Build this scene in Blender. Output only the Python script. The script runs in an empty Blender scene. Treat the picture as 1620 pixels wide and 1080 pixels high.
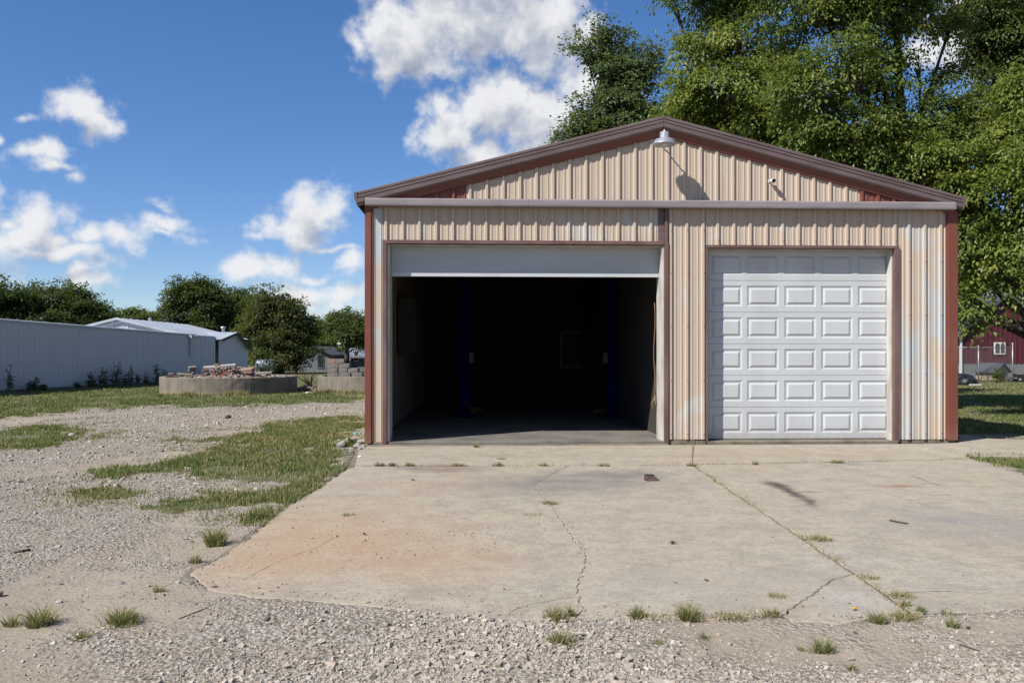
import bpy, bmesh, math, random
import numpy as np
from mathutils import Vector, Matrix

random.seed(11)
rng = np.random.default_rng(11)
S = bpy.context.scene
COL = S.collection

# ------------------------------------------------------------------ camera, sky, sun, exposure
F = 1296.0; CX = 810.0; HY = 562.0; H = 1.52; D = 13.6; ANG = math.radians(2.2)
cam = bpy.data.cameras.new('camera'); camo = bpy.data.objects.new('camera', cam); COL.objects.link(camo)
camo.location = (0, 0, H); camo.rotation_euler = (math.radians(90), 0, 0)
cam.sensor_width = 36.0; cam.lens = 36.0*F/1620.0
cam.shift_y = (HY-540.0)/1620.0
cam.clip_start = 0.1; cam.clip_end = 3000
S.camera = camo
S.view_settings.view_transform = 'Standard'
S.view_settings.look = 'None'
S.view_settings.gamma = 1.0
S.view_settings.use_curve_mapping = False
S.view_settings.exposure = 0.66
SUN = Vector((-1.3, -1.0, 1.6)).normalized()
ELEV = math.asin(SUN.z); ROT = math.atan2(SUN.x, SUN.y)
SKY_STRENGTH = 0.083
sl = bpy.data.lights.new('sun', 'SUN'); sl.energy = 5.0; sl.angle = math.radians(0.5); sl.color = (1.0, 0.96, 0.895)
so = bpy.data.objects.new('sun', sl); COL.objects.link(so)
so.rotation_euler = SUN.to_track_quat('Z', 'Y').to_euler(); so.location = (-40, -30, 50)


class NT:
    """Small wrapper to write node trees tersely."""
    def __init__(self, tree): self.t = tree
    def n(self, typ, ins=None, out=0, **props):
        nd = self.t.nodes.new(typ)
        for k, v in props.items(): setattr(nd, k, v)
        for k, v in (ins or {}).items():
            if isinstance(v, bpy.types.NodeSocket): self.t.links.new(v, nd.inputs[k])
            else: nd.inputs[k].default_value = v
        return nd.outputs[out]
    def m(self, op, a, b=None, c=None, clamp=False):
        ins = {0: a}
        if b is not None: ins[1] = b
        if c is not None: ins[2] = c
        return self.n('ShaderNodeMath', ins, operation=op, use_clamp=clamp)
    def v(self, op, a, b=None, out=0):
        ins = {0: a}
        if b is not None: ins[1] = b
        return self.n('ShaderNodeVectorMath', ins, out, operation=op)
    def noise(self, vec, scale, detail=4, rough=0.655, dist=0.0, out=0):
        return self.n('ShaderNodeTexNoise', {'Vector': vec, 'Scale': scale, 'Detail': detail, 'Roughness': rough, 'Distortion': dist}, out)
    def ss(self, x, a, b, lo=0.0, hi=1.0):
        return self.n('ShaderNodeMapRange', {'Value': x, 'From Min': a, 'From Max': b, 'To Min': lo, 'To Max': hi}, interpolation_type='SMOOTHSTEP')
    def mix(self, f, a, b, blend='MIX'):
        nd = self.t.nodes.new('ShaderNodeMix'); nd.data_type = 'RGBA'; nd.blend_type = blend
        for s, v in ((nd.inputs[0], f), (nd.inputs[6], a), (nd.inputs[7], b)):
            if isinstance(v, bpy.types.NodeSocket): self.t.links.new(v, s)
            else: s.default_value = (*v, 1.0) if isinstance(v, (tuple, list)) and len(v) == 3 else v
        return nd.outputs[2]
    def scale(self, vec, s):
        return self.n('ShaderNodeMapping', {'Vector': vec, 'Scale': s})


# sky: Nishita + cumulus clouds placed by direction (azimuth, elevation)
world = bpy.data.worlds.new('World'); S.world = world; world.use_nodes = True
wt = world.node_tree; wt.nodes.clear(); N = NT(wt)
skyc = N.n('ShaderNodeTexSky', sky_type='NISHITA', sun_disc=False, sun_elevation=ELEV, sun_rotation=ROT,
           air_density=1.0, dust_density=0.05, ozone_density=2.2, altitude=200)
BLOBS = [(640, 62, 80, 62), (740, 40, 115, 72), (850, 45, 100, 68), (618, 112, 32, 26), (569, 78, 14, 18), (760, -40, 170, 70), (900, 45, 50, 55),
         (715, 205, 55, 52), (790, 170, 90, 62), (870, 200, 105, 75), (930, 125, 60, 50), (960, 240, 120, 50), (690, 160, 26, 22), (765, 240, 85, 26), (960, 190, 70, 80),
         (125, 163, 52, 30), (152, 192, 36, 24), (32, 186, 18, 9), (60, 240, 42, 16), (85, 264, 46, 11), (122, 281, 18, 11), (3, 212, 10, 9),
         (58, 345, 42, 36), (40, 385, 75, 34), (90, 412, 95, 16), (140, 388, 24, 22), (8, 352, 24, 16),
         (195, 378, 38, 26), (250, 354, 48, 20), (250, 324, 19, 14), (258, 370, 50, 7), (147, 455, 38, 20),
         (492, 338, 52, 38), (466, 366, 66, 27), (408, 376, 24, 15), (525, 392, 50, 8), (528, 322, 30, 28),
         (382, 427, 38, 28), (440, 420, 50, 24), (490, 437, 42, 14), (465, 458, 95, 16), (420, 470, 120, 10),
         (562, 420, 32, 22), (537, 466, 40, 20), (470, 472, 62, 18), (535, 494, 48, 15),
         (1540, 55, 75, 70), (1470, 85, 50, 32), (1620, -20, 120, 70), (1330, 330, 120, 60), (1180, 410, 160, 30),
         (1700, 400, 150, 60), (-120, 300, 90, 50), (-180, 430, 130, 30), (1850, 200, 120, 60), (300, -150, 120, 60), (-250, 60, 110, 60)]
def azel(px, py):
    x = (px-CX)/F; z = (HY-py)/F
    return math.atan2(x, 1.0), math.atan2(z, math.hypot(x, 1.0))
gfield = bpy.data.node_groups.new('cloud_field', 'ShaderNodeTree')
gfield.interface.new_socket('P', in_out='INPUT', socket_type='NodeSocketVector')
gfield.interface.new_socket('D', in_out='OUTPUT', socket_type='NodeSocketFloat')
gfield.interface.new_socket('B', in_out='OUTPUT', socket_type='NodeSocketFloat')
g = NT(gfield)
gi = gfield.nodes.new('NodeGroupInput'); go = gfield.nodes.new('NodeGroupOutput')
P = gi.outputs[0]
wv = g.v('SCALE', g.v('SUBTRACT', g.noise(P, 14, 2, 0.5, out=1), (0.5, 0.5, 0.5)))
wv.node.inputs['Scale'].default_value = 0.05
PW = g.v('ADD', P, wv)
acc = None
for (px, py, rx, ry) in BLOBS:
    a, e = azel(px, py)
    k = min(1.0, max(0.5, math.sqrt(math.sqrt(rx*ry)/62.0)))
    ix, iy = F/rx/1.12, F/ry/1.12
    d = g.n('ShaderNodeVectorMath', {0: PW, 1: (ix, iy, 0.0), 2: (-a*ix, -e*iy, 0.0)}, operation='MULTIPLY_ADD')
    s = g.m('MULTIPLY_ADD', g.v('LENGTH', d, out=1), -k, k)
    acc = s if acc is None else g.n('ShaderNodeMath', {0: acc, 1: s, 2: 0.22}, operation='SMOOTH_MAX')
# the same kind of scattered cumulus over the rest of the sky
sep = g.n('ShaderNodeSeparateXYZ', {0: P})
elv = sep.node.outputs[1]
gen = g.m('MULTIPLY', g.m('SUBTRACT', g.noise(g.scale(P, (1, 2.2, 1)), 3.2, 2, 0.5), 0.56), 7.0)
away = g.ss(g.m('ABSOLUTE', sep), 0.72, 0.9)
gen = g.m('SUBTRACT', g.m('MULTIPLY', g.m('ADD', gen, 1.0), away), 1.0)
acc = g.m('MAXIMUM', acc, gen)
acc = g.m('MAXIMUM', acc, -1.5)
fb = g.m('SUBTRACT', g.noise(P, 34, 8, 0.60, 0.1), 0.5)
fb2 = g.m('SUBTRACT', g.noise(P, 9, 3, 0.5), 0.5)
dens = g.m('ADD', g.m('ADD', acc, g.m('MULTIPLY', fb, 1.45)), g.m('MULTIPLY', fb2, 0.55))
gfield.links.new(dens, go.inputs[0]); gfield.links.new(acc, go.inputs[1])
geo = N.n('ShaderNodeNewGeometry', out=4)          # incoming: from the sky towards the viewer
dirv = N.v('SCALE', N.n('ShaderNodeTexCoord', out=0))
dirv.node.inputs['Scale'].default_value = 1.0
sx = N.n('ShaderNodeSeparateXYZ', {0: dirv})
X, Y, Z = sx.node.outputs
az = N.m('ARCTAN2', X, Y); el = N.m('ARCSINE', Z)
pv = N.n('ShaderNodeCombineXYZ', {0: az, 1: el, 2: 0.0})
def field(off):
    nd = wt.nodes.new('ShaderNodeGroup'); nd.node_tree = gfield
    wt.links.new(N.v('ADD', pv, off), nd.inputs[0]); return nd.outputs[0], nd.outputs[1]
d0, b0 = field((0, 0, 0))
d1, b1 = field((-0.006, 0.026, 0))
cover = N.m('MULTIPLY', N.ss(d0, -0.04, 0.62), N.ss(Z, 0.0, 0.03))
relief = N.m('MULTIPLY', N.m('SUBTRACT', d1, d0), 0.20)                     # facing the sun: less cloud that way
thick = N.ss(d1, 0.0, 1.15)                                                  # cloud above: grey base
lum = N.m('SUBTRACT', N.m('SUBTRACT', 1.0, N.m('MULTIPLY', thick, 0.33)), relief)
lum = N.m('MINIMUM', N.m('MAXIMUM', lum, 0.50), 1.04)
tone = N.mix(N.ss(lum, 0.5, 0.98), (0.78, 0.86, 1.06), (0.985, 0.99, 1.01))
CLOUD = 6.5
cl = N.v('SCALE', tone); wt.links.new(N.m('MULTIPLY', lum, CLOUD), cl.node.inputs['Scale'])
skyt = N.n('ShaderNodeHueSaturation', {'Color': skyc, 'Saturation': 1.27, 'Value': 1.0, 'Hue': 0.509})
low = N.mix(N.ss(Z, 0.42, 0.0), (1.0, 1.0, 1.0), (0.72, 0.78, 0.96))      # clear dry air: less white towards the horizon
skyt = N.mix(1.0, skyt, low, 'MULTIPLY')
full = N.mix(N.m('MULTIPLY', cover, 0.95), skyt, cl)
bg = N.n('ShaderNodeBackground', {'Color': full, 'Strength': SKY_STRENGTH})
wo = wt.nodes.new('ShaderNodeOutputWorld'); wt.links.new(bg, wo.inputs[0])
world.cycles.sampling_method = 'MANUAL'; world.cycles.sample_map_resolution = 512
S.cycles.max_bounces = 7; S.cycles.transparent_max_bounces = 8

# ------------------------------------------------------------------ mapping from the photograph (1620 x 1080) to the place
def G(px, py, z=0.0):
    y = (H-z)*F/(py-HY); return ((px-CX)/F*y, y)
def W(px, py, y): return Vector(((px-CX)/F*y, y, H+(HY-py)/F*y))
TA, CA, SA = math.tan(ANG), math.cos(ANG), math.sin(ANG)
def facy(px, w=0.0):
    dx = (px-CX)/F; return (D-w/CA)/(1-dx*TA)
def U(px, w=0.0):                                   # metres along the garage front
    dx = (px-CX)/F; y = facy(px, w); x = dx*y
    return x*CA+(y-D)*SA
def ZF(px, py, w=0.0): return H+(HY-py)/F*facy(px, w)
def gar(u, w, z): return Vector((u*CA+w*SA, D+u*SA-w*CA, z))   # garage-local -> world, w towards the camera

# ------------------------------------------------------------------ numpy noise
def _hash(ix, iy, iz=0):
    n = (ix*374761393+iy*668265263+iz*2147483647+1442695041) & 0xffffffff
    n = ((n ^ (n >> 13))*1274126177) & 0xffffffff
    return ((n ^ (n >> 16)) & 0xffff)/65535.0
def vnoise(x, y, z=None):
    x = np.asarray(x, float); y = np.asarray(y, float)
    z = np.zeros_like(x) if z is None else np.asarray(z, float)
    xi, yi, zi = np.floor(x).astype(np.int64), np.floor(y).astype(np.int64), np.floor(z).astype(np.int64)
    fx, fy, fz = x-xi, y-yi, z-zi
    fx, fy, fz = [t*t*(3-2*t) for t in (fx, fy, fz)]
    def L(a, b, t): return a+(b-a)*t
    r = [L(L(_hash(xi, yi, zi+k), _hash(xi+1, yi, zi+k), fx), L(_hash(xi, yi+1, zi+k), _hash(xi+1, yi+1, zi+k), fx), fy) for k in (0, 1)]
    return L(r[0], r[1], fz)
def fbm(x, y, o=4):
    s = 0; a = 0.5; t = 0
    for k in range(o):
        s = s+a*vnoise(x*2**k+17*k, y*2**k-9*k); t += a; a *= 0.55
    return s/t
def sstep(a, b, x):
    t = np.clip((x-a)/(b-a), 0, 1); return t*t*(3-2*t)
def polysd(poly, x, y):
    """Signed distance, positive inside."""
    P = np.asarray(poly, float); n = len(P)
    inside = np.zeros(x.shape, bool); best = np.full(x.shape, 1e9)
    for i in range(n):
        ax, ay = P[i]; bx, by = P[(i+1) % n]
        ex, ey = bx-ax, by-ay
        t = np.clip(((x-ax)*ex+(y-ay)*ey)/(ex*ex+ey*ey+1e-12), 0, 1)
        best = np.minimum(best, np.hypot(x-ax-t*ex, y-ay-t*ey))
        c = ((ay > y) != (by > y))
        xi = ax+(y-ay)/(by-ay+1e-12)*ex
        inside ^= c & (x < xi)
    return np.where(inside, best, -best)

# ------------------------------------------------------------------ materials
MATS = {}
K = 0.74
def dim(c, k=K): return tuple(v*k for v in c)
def newmat(name):
    m = bpy.data.materials.new(name); m.use_nodes = True; m.node_tree.nodes.clear()
    N = NT(m.node_tree); o = m.node_tree.nodes.new('ShaderNodeOutputMaterial')
    MATS[name] = m
    return m, N, o
def obco(N): return N.n('ShaderNodeTexCoord', out=3)
def finish(m, N, o, col, rough=0.7, bump=None, bstr=0.3, bdist=0.01, metal=0.0, spec=0.4):
    ins = {'Base Color': col if isinstance(col, bpy.types.NodeSocket) else (*col, 1), 'Roughness': rough, 'Metallic': metal, 'Specular IOR Level': spec}
    if bump is not None:
        ins['Normal'] = N.n('ShaderNodeBump', {'Height': bump, 'Strength': bstr, 'Distance': bdist})
    p = N.n('ShaderNodeBsdfPrincipled', ins)
    m.node_tree.links.new(p, o.inputs[0])
    return m
def simple(name, a, b=None, scale=3.0, rough=0.7, stretch=(1, 1, 1), bstr=0.15, bdist=0.01, metal=0.0, detail=5, spec=0.4, lo=0.35, hi=0.7):
    m, N, o = newmat(name)
    b = dim(b or tuple(c*0.75 for c in a)); a = dim(a)
    n = N.noise(N.scale(obco(N), stretch), scale, detail, 0.6)
    col = N.mix(N.ss(n, lo, hi), a, b)
    return finish(m, N, o, col, rough, n, bstr, bdist, metal, spec)

def painted_sheet(name, base, chalk, dirt, amount, seedoff):
    """Painted steel that has chalked to pale blue-white in patches, with streaks of grime."""
    m, N, o = newmat(name)
    k = 0.93 if 'beige' in name else K; base, chalk, dirt = dim(base, k), dim(chalk, k*0.97), dim(dirt, k)
    c = obco(N); c2 = N.v('ADD', c, (seedoff, seedoff*0.37, 0))
    pat = N.noise(N.scale(c2, (0.55, 0.55, 0.4)), 1.9, 4, 0.6, 0.5)
    strk = N.noise(N.scale(c2, (6, 6, 0.55)), 2.0, 4, 0.6)
    fine = N.noise(c2, 22, 4, 0.6)
    w = N.m('MULTIPLY', N.ss(N.m('ADD', pat, N.m('MULTIPLY', N.m('SUBTRACT', strk, 0.5), 0.18)), 0.60-amount, 0.80-amount*0.6), N.ss(fine, 0.2, 0.6, 0.6, 1.0))
    col = N.mix(w, base, chalk)
    g = N.ss(N.noise(N.scale(c2, (9, 9, 0.35)), 1.3, 3, 0.6), 0.6, 0.9, 0, 0.07)
    col = N.mix(g, col, dirt)
    col = N.mix(N.ss(fine, 0.3, 0.8, 0.0, 0.06), col, (0.2, 0.15, 0.1))
    z = N.n('ShaderNodeSeparateXYZ', {0: c}).node.outputs[2]
    splash = N.m('MULTIPLY', N.ss(N.m('ADD', z, N.m('MULTIPLY', strk, 0.5)), 0.72, 0.2, 0, 0.3), fine)
    col = N.mix(splash, col, (0.36, 0.285, 0.205))
    return finish(m, N, o, col, 0.55, N.noise(c2, 3.0, 2), 0.08, 0.02, 0.0, 0.35)
BEIGE = painted_sheet('beige_paint', (0.435, 0.352, 0.274), (0.46, 0.455, 0.43), (0.34, 0.265, 0.20), 0.045, 0.0)
WORN = painted_sheet('worn_beige_paint', (0.46, 0.365, 0.28), (0.40, 0.44, 0.46), (0.40, 0.31, 0.24), 0.20, 7.3)
REDP = painted_sheet('red_brown_paint', (0.20, 0.062, 0.045), (0.24, 0.10, 0.08), (0.10, 0.04, 0.03), 0.05, 3.1)
TRIMR = painted_sheet('rust_red_trim', (0.19, 0.056, 0.036), (0.24, 0.10, 0.065), (0.11, 0.04, 0.03), 0.08, 5.5)
BROWN = simple('brown_trim', (0.135, 0.068, 0.055), (0.20, 0.12, 0.105), 2.5, 0.5, (1, 1, 0.4), 0.05)
FASC = simple('faded_brown_fascia', (0.128, 0.086, 0.082), (0.17, 0.122, 0.117), 2.0, 0.5, (0.6, 3, 3), 0.05)
FASCD = simple('dark_brown_fascia', (0.19, 0.062, 0.045), (0.15, 0.05, 0.038), 2.0, 0.55, (0.6, 3, 3), 0.05)
RAIL = simple('faded_grey_brown_rail', (0.275, 0.24, 0.242), (0.215, 0.185, 0.185), 2.2, 0.42, (0.7, 4, 4), 0.05, detail=6)
JAMBW = simple('dirty_white_jamb', (0.62, 0.60, 0.55), (0.42, 0.38, 0.32), 4.0, 0.6, (1, 1, 0.3), 0.1)
def doorpaint():
    m, N, o = newmat('white_door_paint')
    c = N.n('ShaderNodeNewGeometry', out=0)
    n1 = N.noise(N.scale(c, (1, 1, 0.5)), 1.3, 4, 0.6); n2 = N.noise(N.scale(c, (9, 9, 0.6)), 1.5, 4, 0.65); n3 = N.noise(c, 16, 4, 0.7)
    col = N.mix(N.ss(n1, 0.4, 0.75), (0.435, 0.446, 0.452), (0.39, 0.394, 0.392))
    col = N.mix(N.ss(n2, 0.55, 0.85, 0, 0.30), col, (0.27, 0.26, 0.235))
    z = N.n('ShaderNodeSeparateXYZ', {0: c}).node.outputs[2]
    gr = N.m('MULTIPLY', N.ss(N.m('ADD', z, N.m('MULTIPLY', n2, 0.35)), 0.55, 0.18, 0, 0.55), N.ss(n3, 0.25, 0.65, 0.3, 1))
    col = N.mix(gr, col, (0.24, 0.20, 0.15))
    col = N.mix(N.ss(n3, 0.66, 0.76, 0, 0.25), col, (0.22, 0.2, 0.18))
    return finish(m, N, o, col, 0.42, N.noise(c, 1.6, 2), 0.10, 0.02, spec=0.35)
DOORW = doorpaint()
DOORG = simple('plain_white_door', (0.52, 0.545, 0.56), (0.45, 0.465, 0.475), 1.2, 0.45, (0.3, 1, 3), 0.03)
SEAL = simple('grey_rubber', (0.16, 0.16, 0.15), None, 5, 0.8)
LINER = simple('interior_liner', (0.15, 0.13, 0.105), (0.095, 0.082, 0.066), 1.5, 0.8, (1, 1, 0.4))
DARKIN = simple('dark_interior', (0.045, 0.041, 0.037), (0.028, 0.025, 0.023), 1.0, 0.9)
FLOORC = simple('garage_floor_concrete', (0.21, 0.19, 0.165), (0.125, 0.113, 0.10), 1.3, 0.75, (1, 1, 1), 0.1)
CURBC = simple('curb_concrete', (0.24, 0.195, 0.145), (0.14, 0.115, 0.085), 4.0, 0.9, (1, 1, 1), 0.5, 0.02)
BLUE = simple('blue_lift_paint', (0.001, 0.006, 0.085), (0.001, 0.004, 0.05), 2.0, 0.85, spec=0.05)
YELL = simple('dull_yellow_paint', (0.10, 0.07, 0.015), None, 4, 0.6)
GALV = simple('galvanised_shade', (0.62, 0.64, 0.67), (0.50, 0.52, 0.55), 6, 0.32, metal=0.6)
WHITEP = simple('white_plastic', (0.75, 0.75, 0.74), (0.7, 0.7, 0.7), 5, 0.35)
BLACKP = simple('black_plastic', (0.015, 0.015, 0.017), None, 5, 0.25)
ROPE = simple('rope', (0.30, 0.2, 0.13), None, 20, 0.9)
BULB = simple('bulb_glass', (0.8, 0.8, 0.76), (0.75, 0.74, 0.7), 3, 0.15)
ROOFM = simple('brown_metal_roof', (0.13, 0.085, 0.075), (0.17, 0.12, 0.11), 1.5, 0.5)
WBW = painted_sheet('white_barn_paint', (0.60, 0.62, 0.645), (0.64, 0.66, 0.68), (0.40, 0.42, 0.45), 0.05, 2.2)
WROOF = simple('white_metal_roof', (0.48, 0.51, 0.55), (0.38, 0.41, 0.45), 0.8, 0.4, (1, 1, 1))
MAROON = painted_sheet('maroon_barn_paint', (0.085, 0.012, 0.023), (0.10, 0.018, 0.029), (0.055, 0.010, 0.015), 0.0, 9.0)
GREYW = simple('grey_masonry', (0.19, 0.19, 0.195), (0.15, 0.15, 0.15), 1.5, 0.9)
HOUSEG = simple('grey_siding', (0.16, 0.17, 0.19), (0.13, 0.14, 0.16), 1.0, 0.8)
HROOF = simple('grey_blue_shingles', (0.20, 0.23, 0.28), (0.15, 0.17, 0.21), 3.0, 0.85)
HROOFD = simple('dark_shingles', (0.07, 0.075, 0.09), (0.05, 0.055, 0.065), 3.0, 0.85)
PANE = simple('window_pane', (0.03, 0.035, 0.04), (0.05, 0.05, 0.05), 2, 0.08, spec=0.8)
STEEL = simple('fence_steel', (0.40, 0.42, 0.42), (0.3, 0.31, 0.31), 8, 0.45, metal=0.5)
PLY = simple('weathered_plywood', (0.36, 0.27, 0.17), (0.25, 0.19, 0.13), 4, 0.85)
TARP = simple('black_tarp', (0.012, 0.012, 0.014), (0.03, 0.03, 0.032), 3, 0.35, bstr=0.6, bdist=0.1)
BARK = simple('bark', (0.075, 0.055, 0.042), (0.035, 0.027, 0.022), 9, 0.95, (1, 1, 0.25), 0.9, 0.04)
STEM = simple('weed_stem', (0.17, 0.12, 0.06), (0.12, 0.13, 0.04), 12, 0.8)
FLOWER = simple('yellow_flower', (0.42, 0.38, 0.03), (0.3, 0.33, 0.04), 20, 0.8)
STICKM = simple('dry_stick', (0.12, 0.08, 0.06), (0.07, 0.05, 0.04), 12, 0.9)
RUSTM = simple('rusty_scrap', (0.11, 0.06, 0.045), (0.06, 0.035, 0.03), 14, 0.8)
CYAN = simple('cyan_plastic', (0.05, 0.45, 0.62), (0.04, 0.38, 0.55), 5, 0.35)
YELLOWB = simple('yellow_plastic', (0.7, 0.38, 0.02), None, 5, 0.4)
ROCKM = simple('pale_rock', (0.42, 0.39, 0.35), (0.28, 0.25, 0.22), 7, 0.9, bstr=0.6, bdist=0.03)
ROCKD = simple('dusty_rock', (0.36, 0.33, 0.295), (0.24, 0.215, 0.19), 7, 0.9, bstr=0.6, bdist=0.03)
ROCKP = simple('pinkish_rock', (0.33, 0.2, 0.17), (0.24, 0.15, 0.13), 7, 0.9, bstr=0.6, bdist=0.03)
BRICKM = simple('red_brick', (0.24, 0.09, 0.06), (0.19, 0.13, 0.105), 6, 0.9, bstr=0.4)
BLOCKM = simple('grey_block', (0.25, 0.22, 0.20), (0.17, 0.15, 0.135), 5, 0.95, bstr=0.5, bdist=0.02)
BLOCKR = simple('reddish_block', (0.34, 0.225, 0.175), (0.25, 0.17, 0.135), 5, 0.95, bstr=0.5, bdist=0.02)
SOIL = simple('joint_dirt', (0.17, 0.13, 0.09), (0.29, 0.23, 0.16), 14, 0.95, bstr=0.8)

def concrete(name, stained):
    m, N, o = newmat(name)
    c = obco(N)
    n1 = N.noise(c, 0.55, 5, 0.6, 0.4); n2 = N.noise(c, 2.6, 6, 0.65, 0.2); n3 = N.noise(c, 30, 6, 0.75); n4 = N.noise(c, 9, 5, 0.7, 0.3)
    broom = N.noise(N.scale(c, (1.2, 40, 1)), 3, 3, 0.6)
    col = N.mix(N.ss(n1, 0.3, 0.7), (0.460, 0.390, 0.290), (0.455, 0.415, 0.335))
    col = N.mix(N.ss(n2, 0.38, 0.72, 0, 0.8), col, (0.325, 0.29, 0.24))
    col = N.mix(N.ss(n4, 0.4, 0.7, 0, 0.5), col, (0.29, 0.245, 0.195))
    col = N.mix(N.ss(n4, 0.45, 0.25, 0, 0.25), col, (0.47, 0.42, 0.35))
    if stained:
        warp = N.v('SCALE', N.v('SUBTRACT', N.noise(c, 1.6, 5, 0.65, out=1), (0.5, 0.5, 0.5))); warp.node.inputs['Scale'].default_value = 0.9
        cw = N.v('ADD', c, warp)
        fine = N.v('SCALE', N.v('SUBTRACT', N.noise(c, 5, 4, 0.6, out=1), (0.5, 0.5, 0.5))); fine.node.inputs['Scale'].default_value = 0.16
        cf = N.v('ADD', c, fine)
        def stain(px, py, rx, ry, rot, colr, amt, soft=1.0, use=None, edge=0.0, raw=False):
            nonlocal col
            x, y = G(px, py, 0.02)
            v = N.n('ShaderNodeMapping', {'Vector': N.v('SUBTRACT', use or cw, (x, y, 0)), 'Rotation': (0, 0, -rot)})
            v = N.v('MULTIPLY', v, (1/rx, 1/ry, 0))
            f = N.ss(N.v('LENGTH', v, out=1), 1.0, edge, 0, amt)
            if not raw: f = N.m('MULTIPLY', f, N.ss(n2, 0.15, 0.65, 0.35, 1.0))
            col = N.mix(f, col, colr)
        stain(520, 850, 1.9, 2.0, 0, (0.45, 0.30, 0.185), 0.78)          # rusty tan wash, left
        stain(430, 895, 1.1, 0.9, 0, (0.45, 0.30, 0.185), 0.6)
        stain(690, 890, 1.2, 0.9, 0, (0.44, 0.29, 0.18), 0.55)
        stain(640, 770, 2.2, 1.6, 0, (0.40, 0.31, 0.22), 0.5)
        stain(900, 765, 2.0, 1.3, 0.3, (0.20, 0.19, 0.18), 0.9)        # grey worn patch
        stain(980, 750, 1.0, 0.6, 0, (0.17, 0.16, 0.155), 0.75)
        stain(690, 741, 0.9, 0.5, 0, (0.17, 0.12, 0.105), 0.8)           # dark spill at the joint
        stain(800, 722, 3.5, 0.5, 0, (0.36, 0.28, 0.19), 0.5)
        stain(1250, 720, 2.5, 0.7, 0, (0.40, 0.30, 0.20), 0.6)
        stain(1228, 768, 0.19, 0.50, 0.1, (0.10, 0.06, 0.058), 1.0, use=cf, raw=True)  # tyre scuff
        stain(1252, 780, 0.13, 0.95, -0.02, (0.085, 0.06, 0.06), 1.0, use=cf, raw=True)
        stain(1283, 796, 0.10, 0.40, -0.3, (0.11, 0.085, 0.08), 0.9, use=cf, raw=True)
        stain(1425, 770, 0.42, 0.16, 0, (0.33, 0.165, 0.10), 0.9, use=cf)         # rust marks
        stain(1285, 779, 0.25, 0.09, 0, (0.30, 0.15, 0.10), 0.8, use=cf)
        stain(1540, 830, 1.4, 1.2, 0, (0.28, 0.27, 0.26), 0.7)
        stain(1340, 735, 0.7, 0.4, 0, (0.24, 0.23, 0.225), 0.6)
        stain(1350, 950, 0.5, 0.35, 0, (0.44, 0.42, 0.385), 0.8)           # pale worn corner
        stain(1150, 930, 1.2, 0.7, 0, (0.38, 0.355, 0.31), 0.6)
    spots = N.n('ShaderNodeTexVoronoi', {'Vector': c, 'Scale': 16.0, 'Randomness': 1.0})
    sp = N.m('MULTIPLY', N.ss(spots, 0.16, 0.05), N.ss(N.noise(c, 1.1, 3), 0.45, 0.65))
    col = N.mix(N.m('MULTIPLY', sp, 0.5), col, (0.16, 0.13, 0.11))
    col = N.mix(N.ss(n3, 0.40, 0.68, 0, 0.75), col, N.mix(0.55, col, (0.17, 0.14, 0.11)))
    col = N.mix(N.ss(broom, 0.5, 0.8, 0, 0.15), col, (0.55, 0.5, 0.43))
    bmp = N.m('ADD', N.m('ADD', n3, N.m('MULTIPLY', broom, 0.25)), N.m('MULTIPLY', n2, 1.4))
    col = N.mix(1.0, col, (0.76, 0.76, 0.76), 'MULTIPLY')
    return finish(m, N, o, col, 0.92, bmp, 0.45, 0.008, spec=0.12)
CONC = concrete('driveway_concrete', True)
WALK = concrete('sidewalk_concrete', False)
def ringmat():
    m, N, o = newmat('old_poured_concrete')
    c = obco(N)
    n1 = N.noise(N.scale(c, (1, 1, 0.5)), 1.6, 6, 0.65, 0.3); st = N.noise(N.scale(c, (5, 5, 0.25)), 1.5, 4, 0.6); n3 = N.noise(c, 18, 5, 0.7)
    col = N.mix(N.ss(n1, 0.35, 0.7), (0.235, 0.205, 0.165), (0.15, 0.132, 0.105))
    col = N.mix(N.ss(st, 0.5, 0.75, 0, 0.6), col, (0.10, 0.09, 0.075))
    z = N.n('ShaderNodeSeparateXYZ', {0: c}).node.outputs[2]
    col = N.mix(N.m('MULTIPLY', N.ss(z, 0.25, 0.0), 0.45), col, (0.33, 0.25, 0.16))
    col = N.mix(1.0, col, (0.8, 0.8, 0.8), 'MULTIPLY')
    return finish(m, N, o, col, 0.95, N.m('ADD', n1, N.m('MULTIPLY', n3, 0.5)), 0.6, 0.03, spec=0.2)
RINGM = ringmat()

def tinted(name, stops, rough=0.9, trans=0.0, spec=0.2, noisy=0.0, gloss=None):
    """Colour picked per piece from its own 'tint' value (0..1)."""
    m, N, o = newmat(name)
    a = N.n('ShaderNodeAttribute', out=2, attribute_name='tint')
    r = m.node_tree.nodes.new('ShaderNodeValToRGB'); m.node_tree.links.new(a, r.inputs[0])
    el = r.color_ramp.elements
    while len(el) < len(stops): el.new(0.5)
    for e, (p, c) in zip(el, stops): e.position = p; e.color = (*dim(c, 0.74 if 'leaf' in name else 0.80), 1)
    col = r.outputs[0]
    if noisy:
        col = N.mix(N.ss(N.noise(obco(N), 40, 3), 0.35, 0.7, 0, noisy), col, (0.12, 0.1, 0.08))
    p = N.n('ShaderNodeBsdfPrincipled', {'Base Color': col, 'Roughness': rough, 'Specular IOR Level': spec})
    if trans:
        tc = N.mix(0.5, col, (0.24, 0.29, 0.03))
        t = N.n('ShaderNodeBsdfTranslucent', {'Color': tc})
        p = N.n('ShaderNodeMixShader', {0: trans, 1: p, 2: t})
    m.node_tree.links.new(p, o.inputs[0])
    return m
GRASS = tinted('grass', [(0.0, (0.078, 0.125, 0.034)), (0.45, (0.15, 0.195, 0.062)), (0.72, (0.26, 0.245, 0.105)), (1.0, (0.42, 0.33, 0.18))], 0.75, 0.3)
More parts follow.
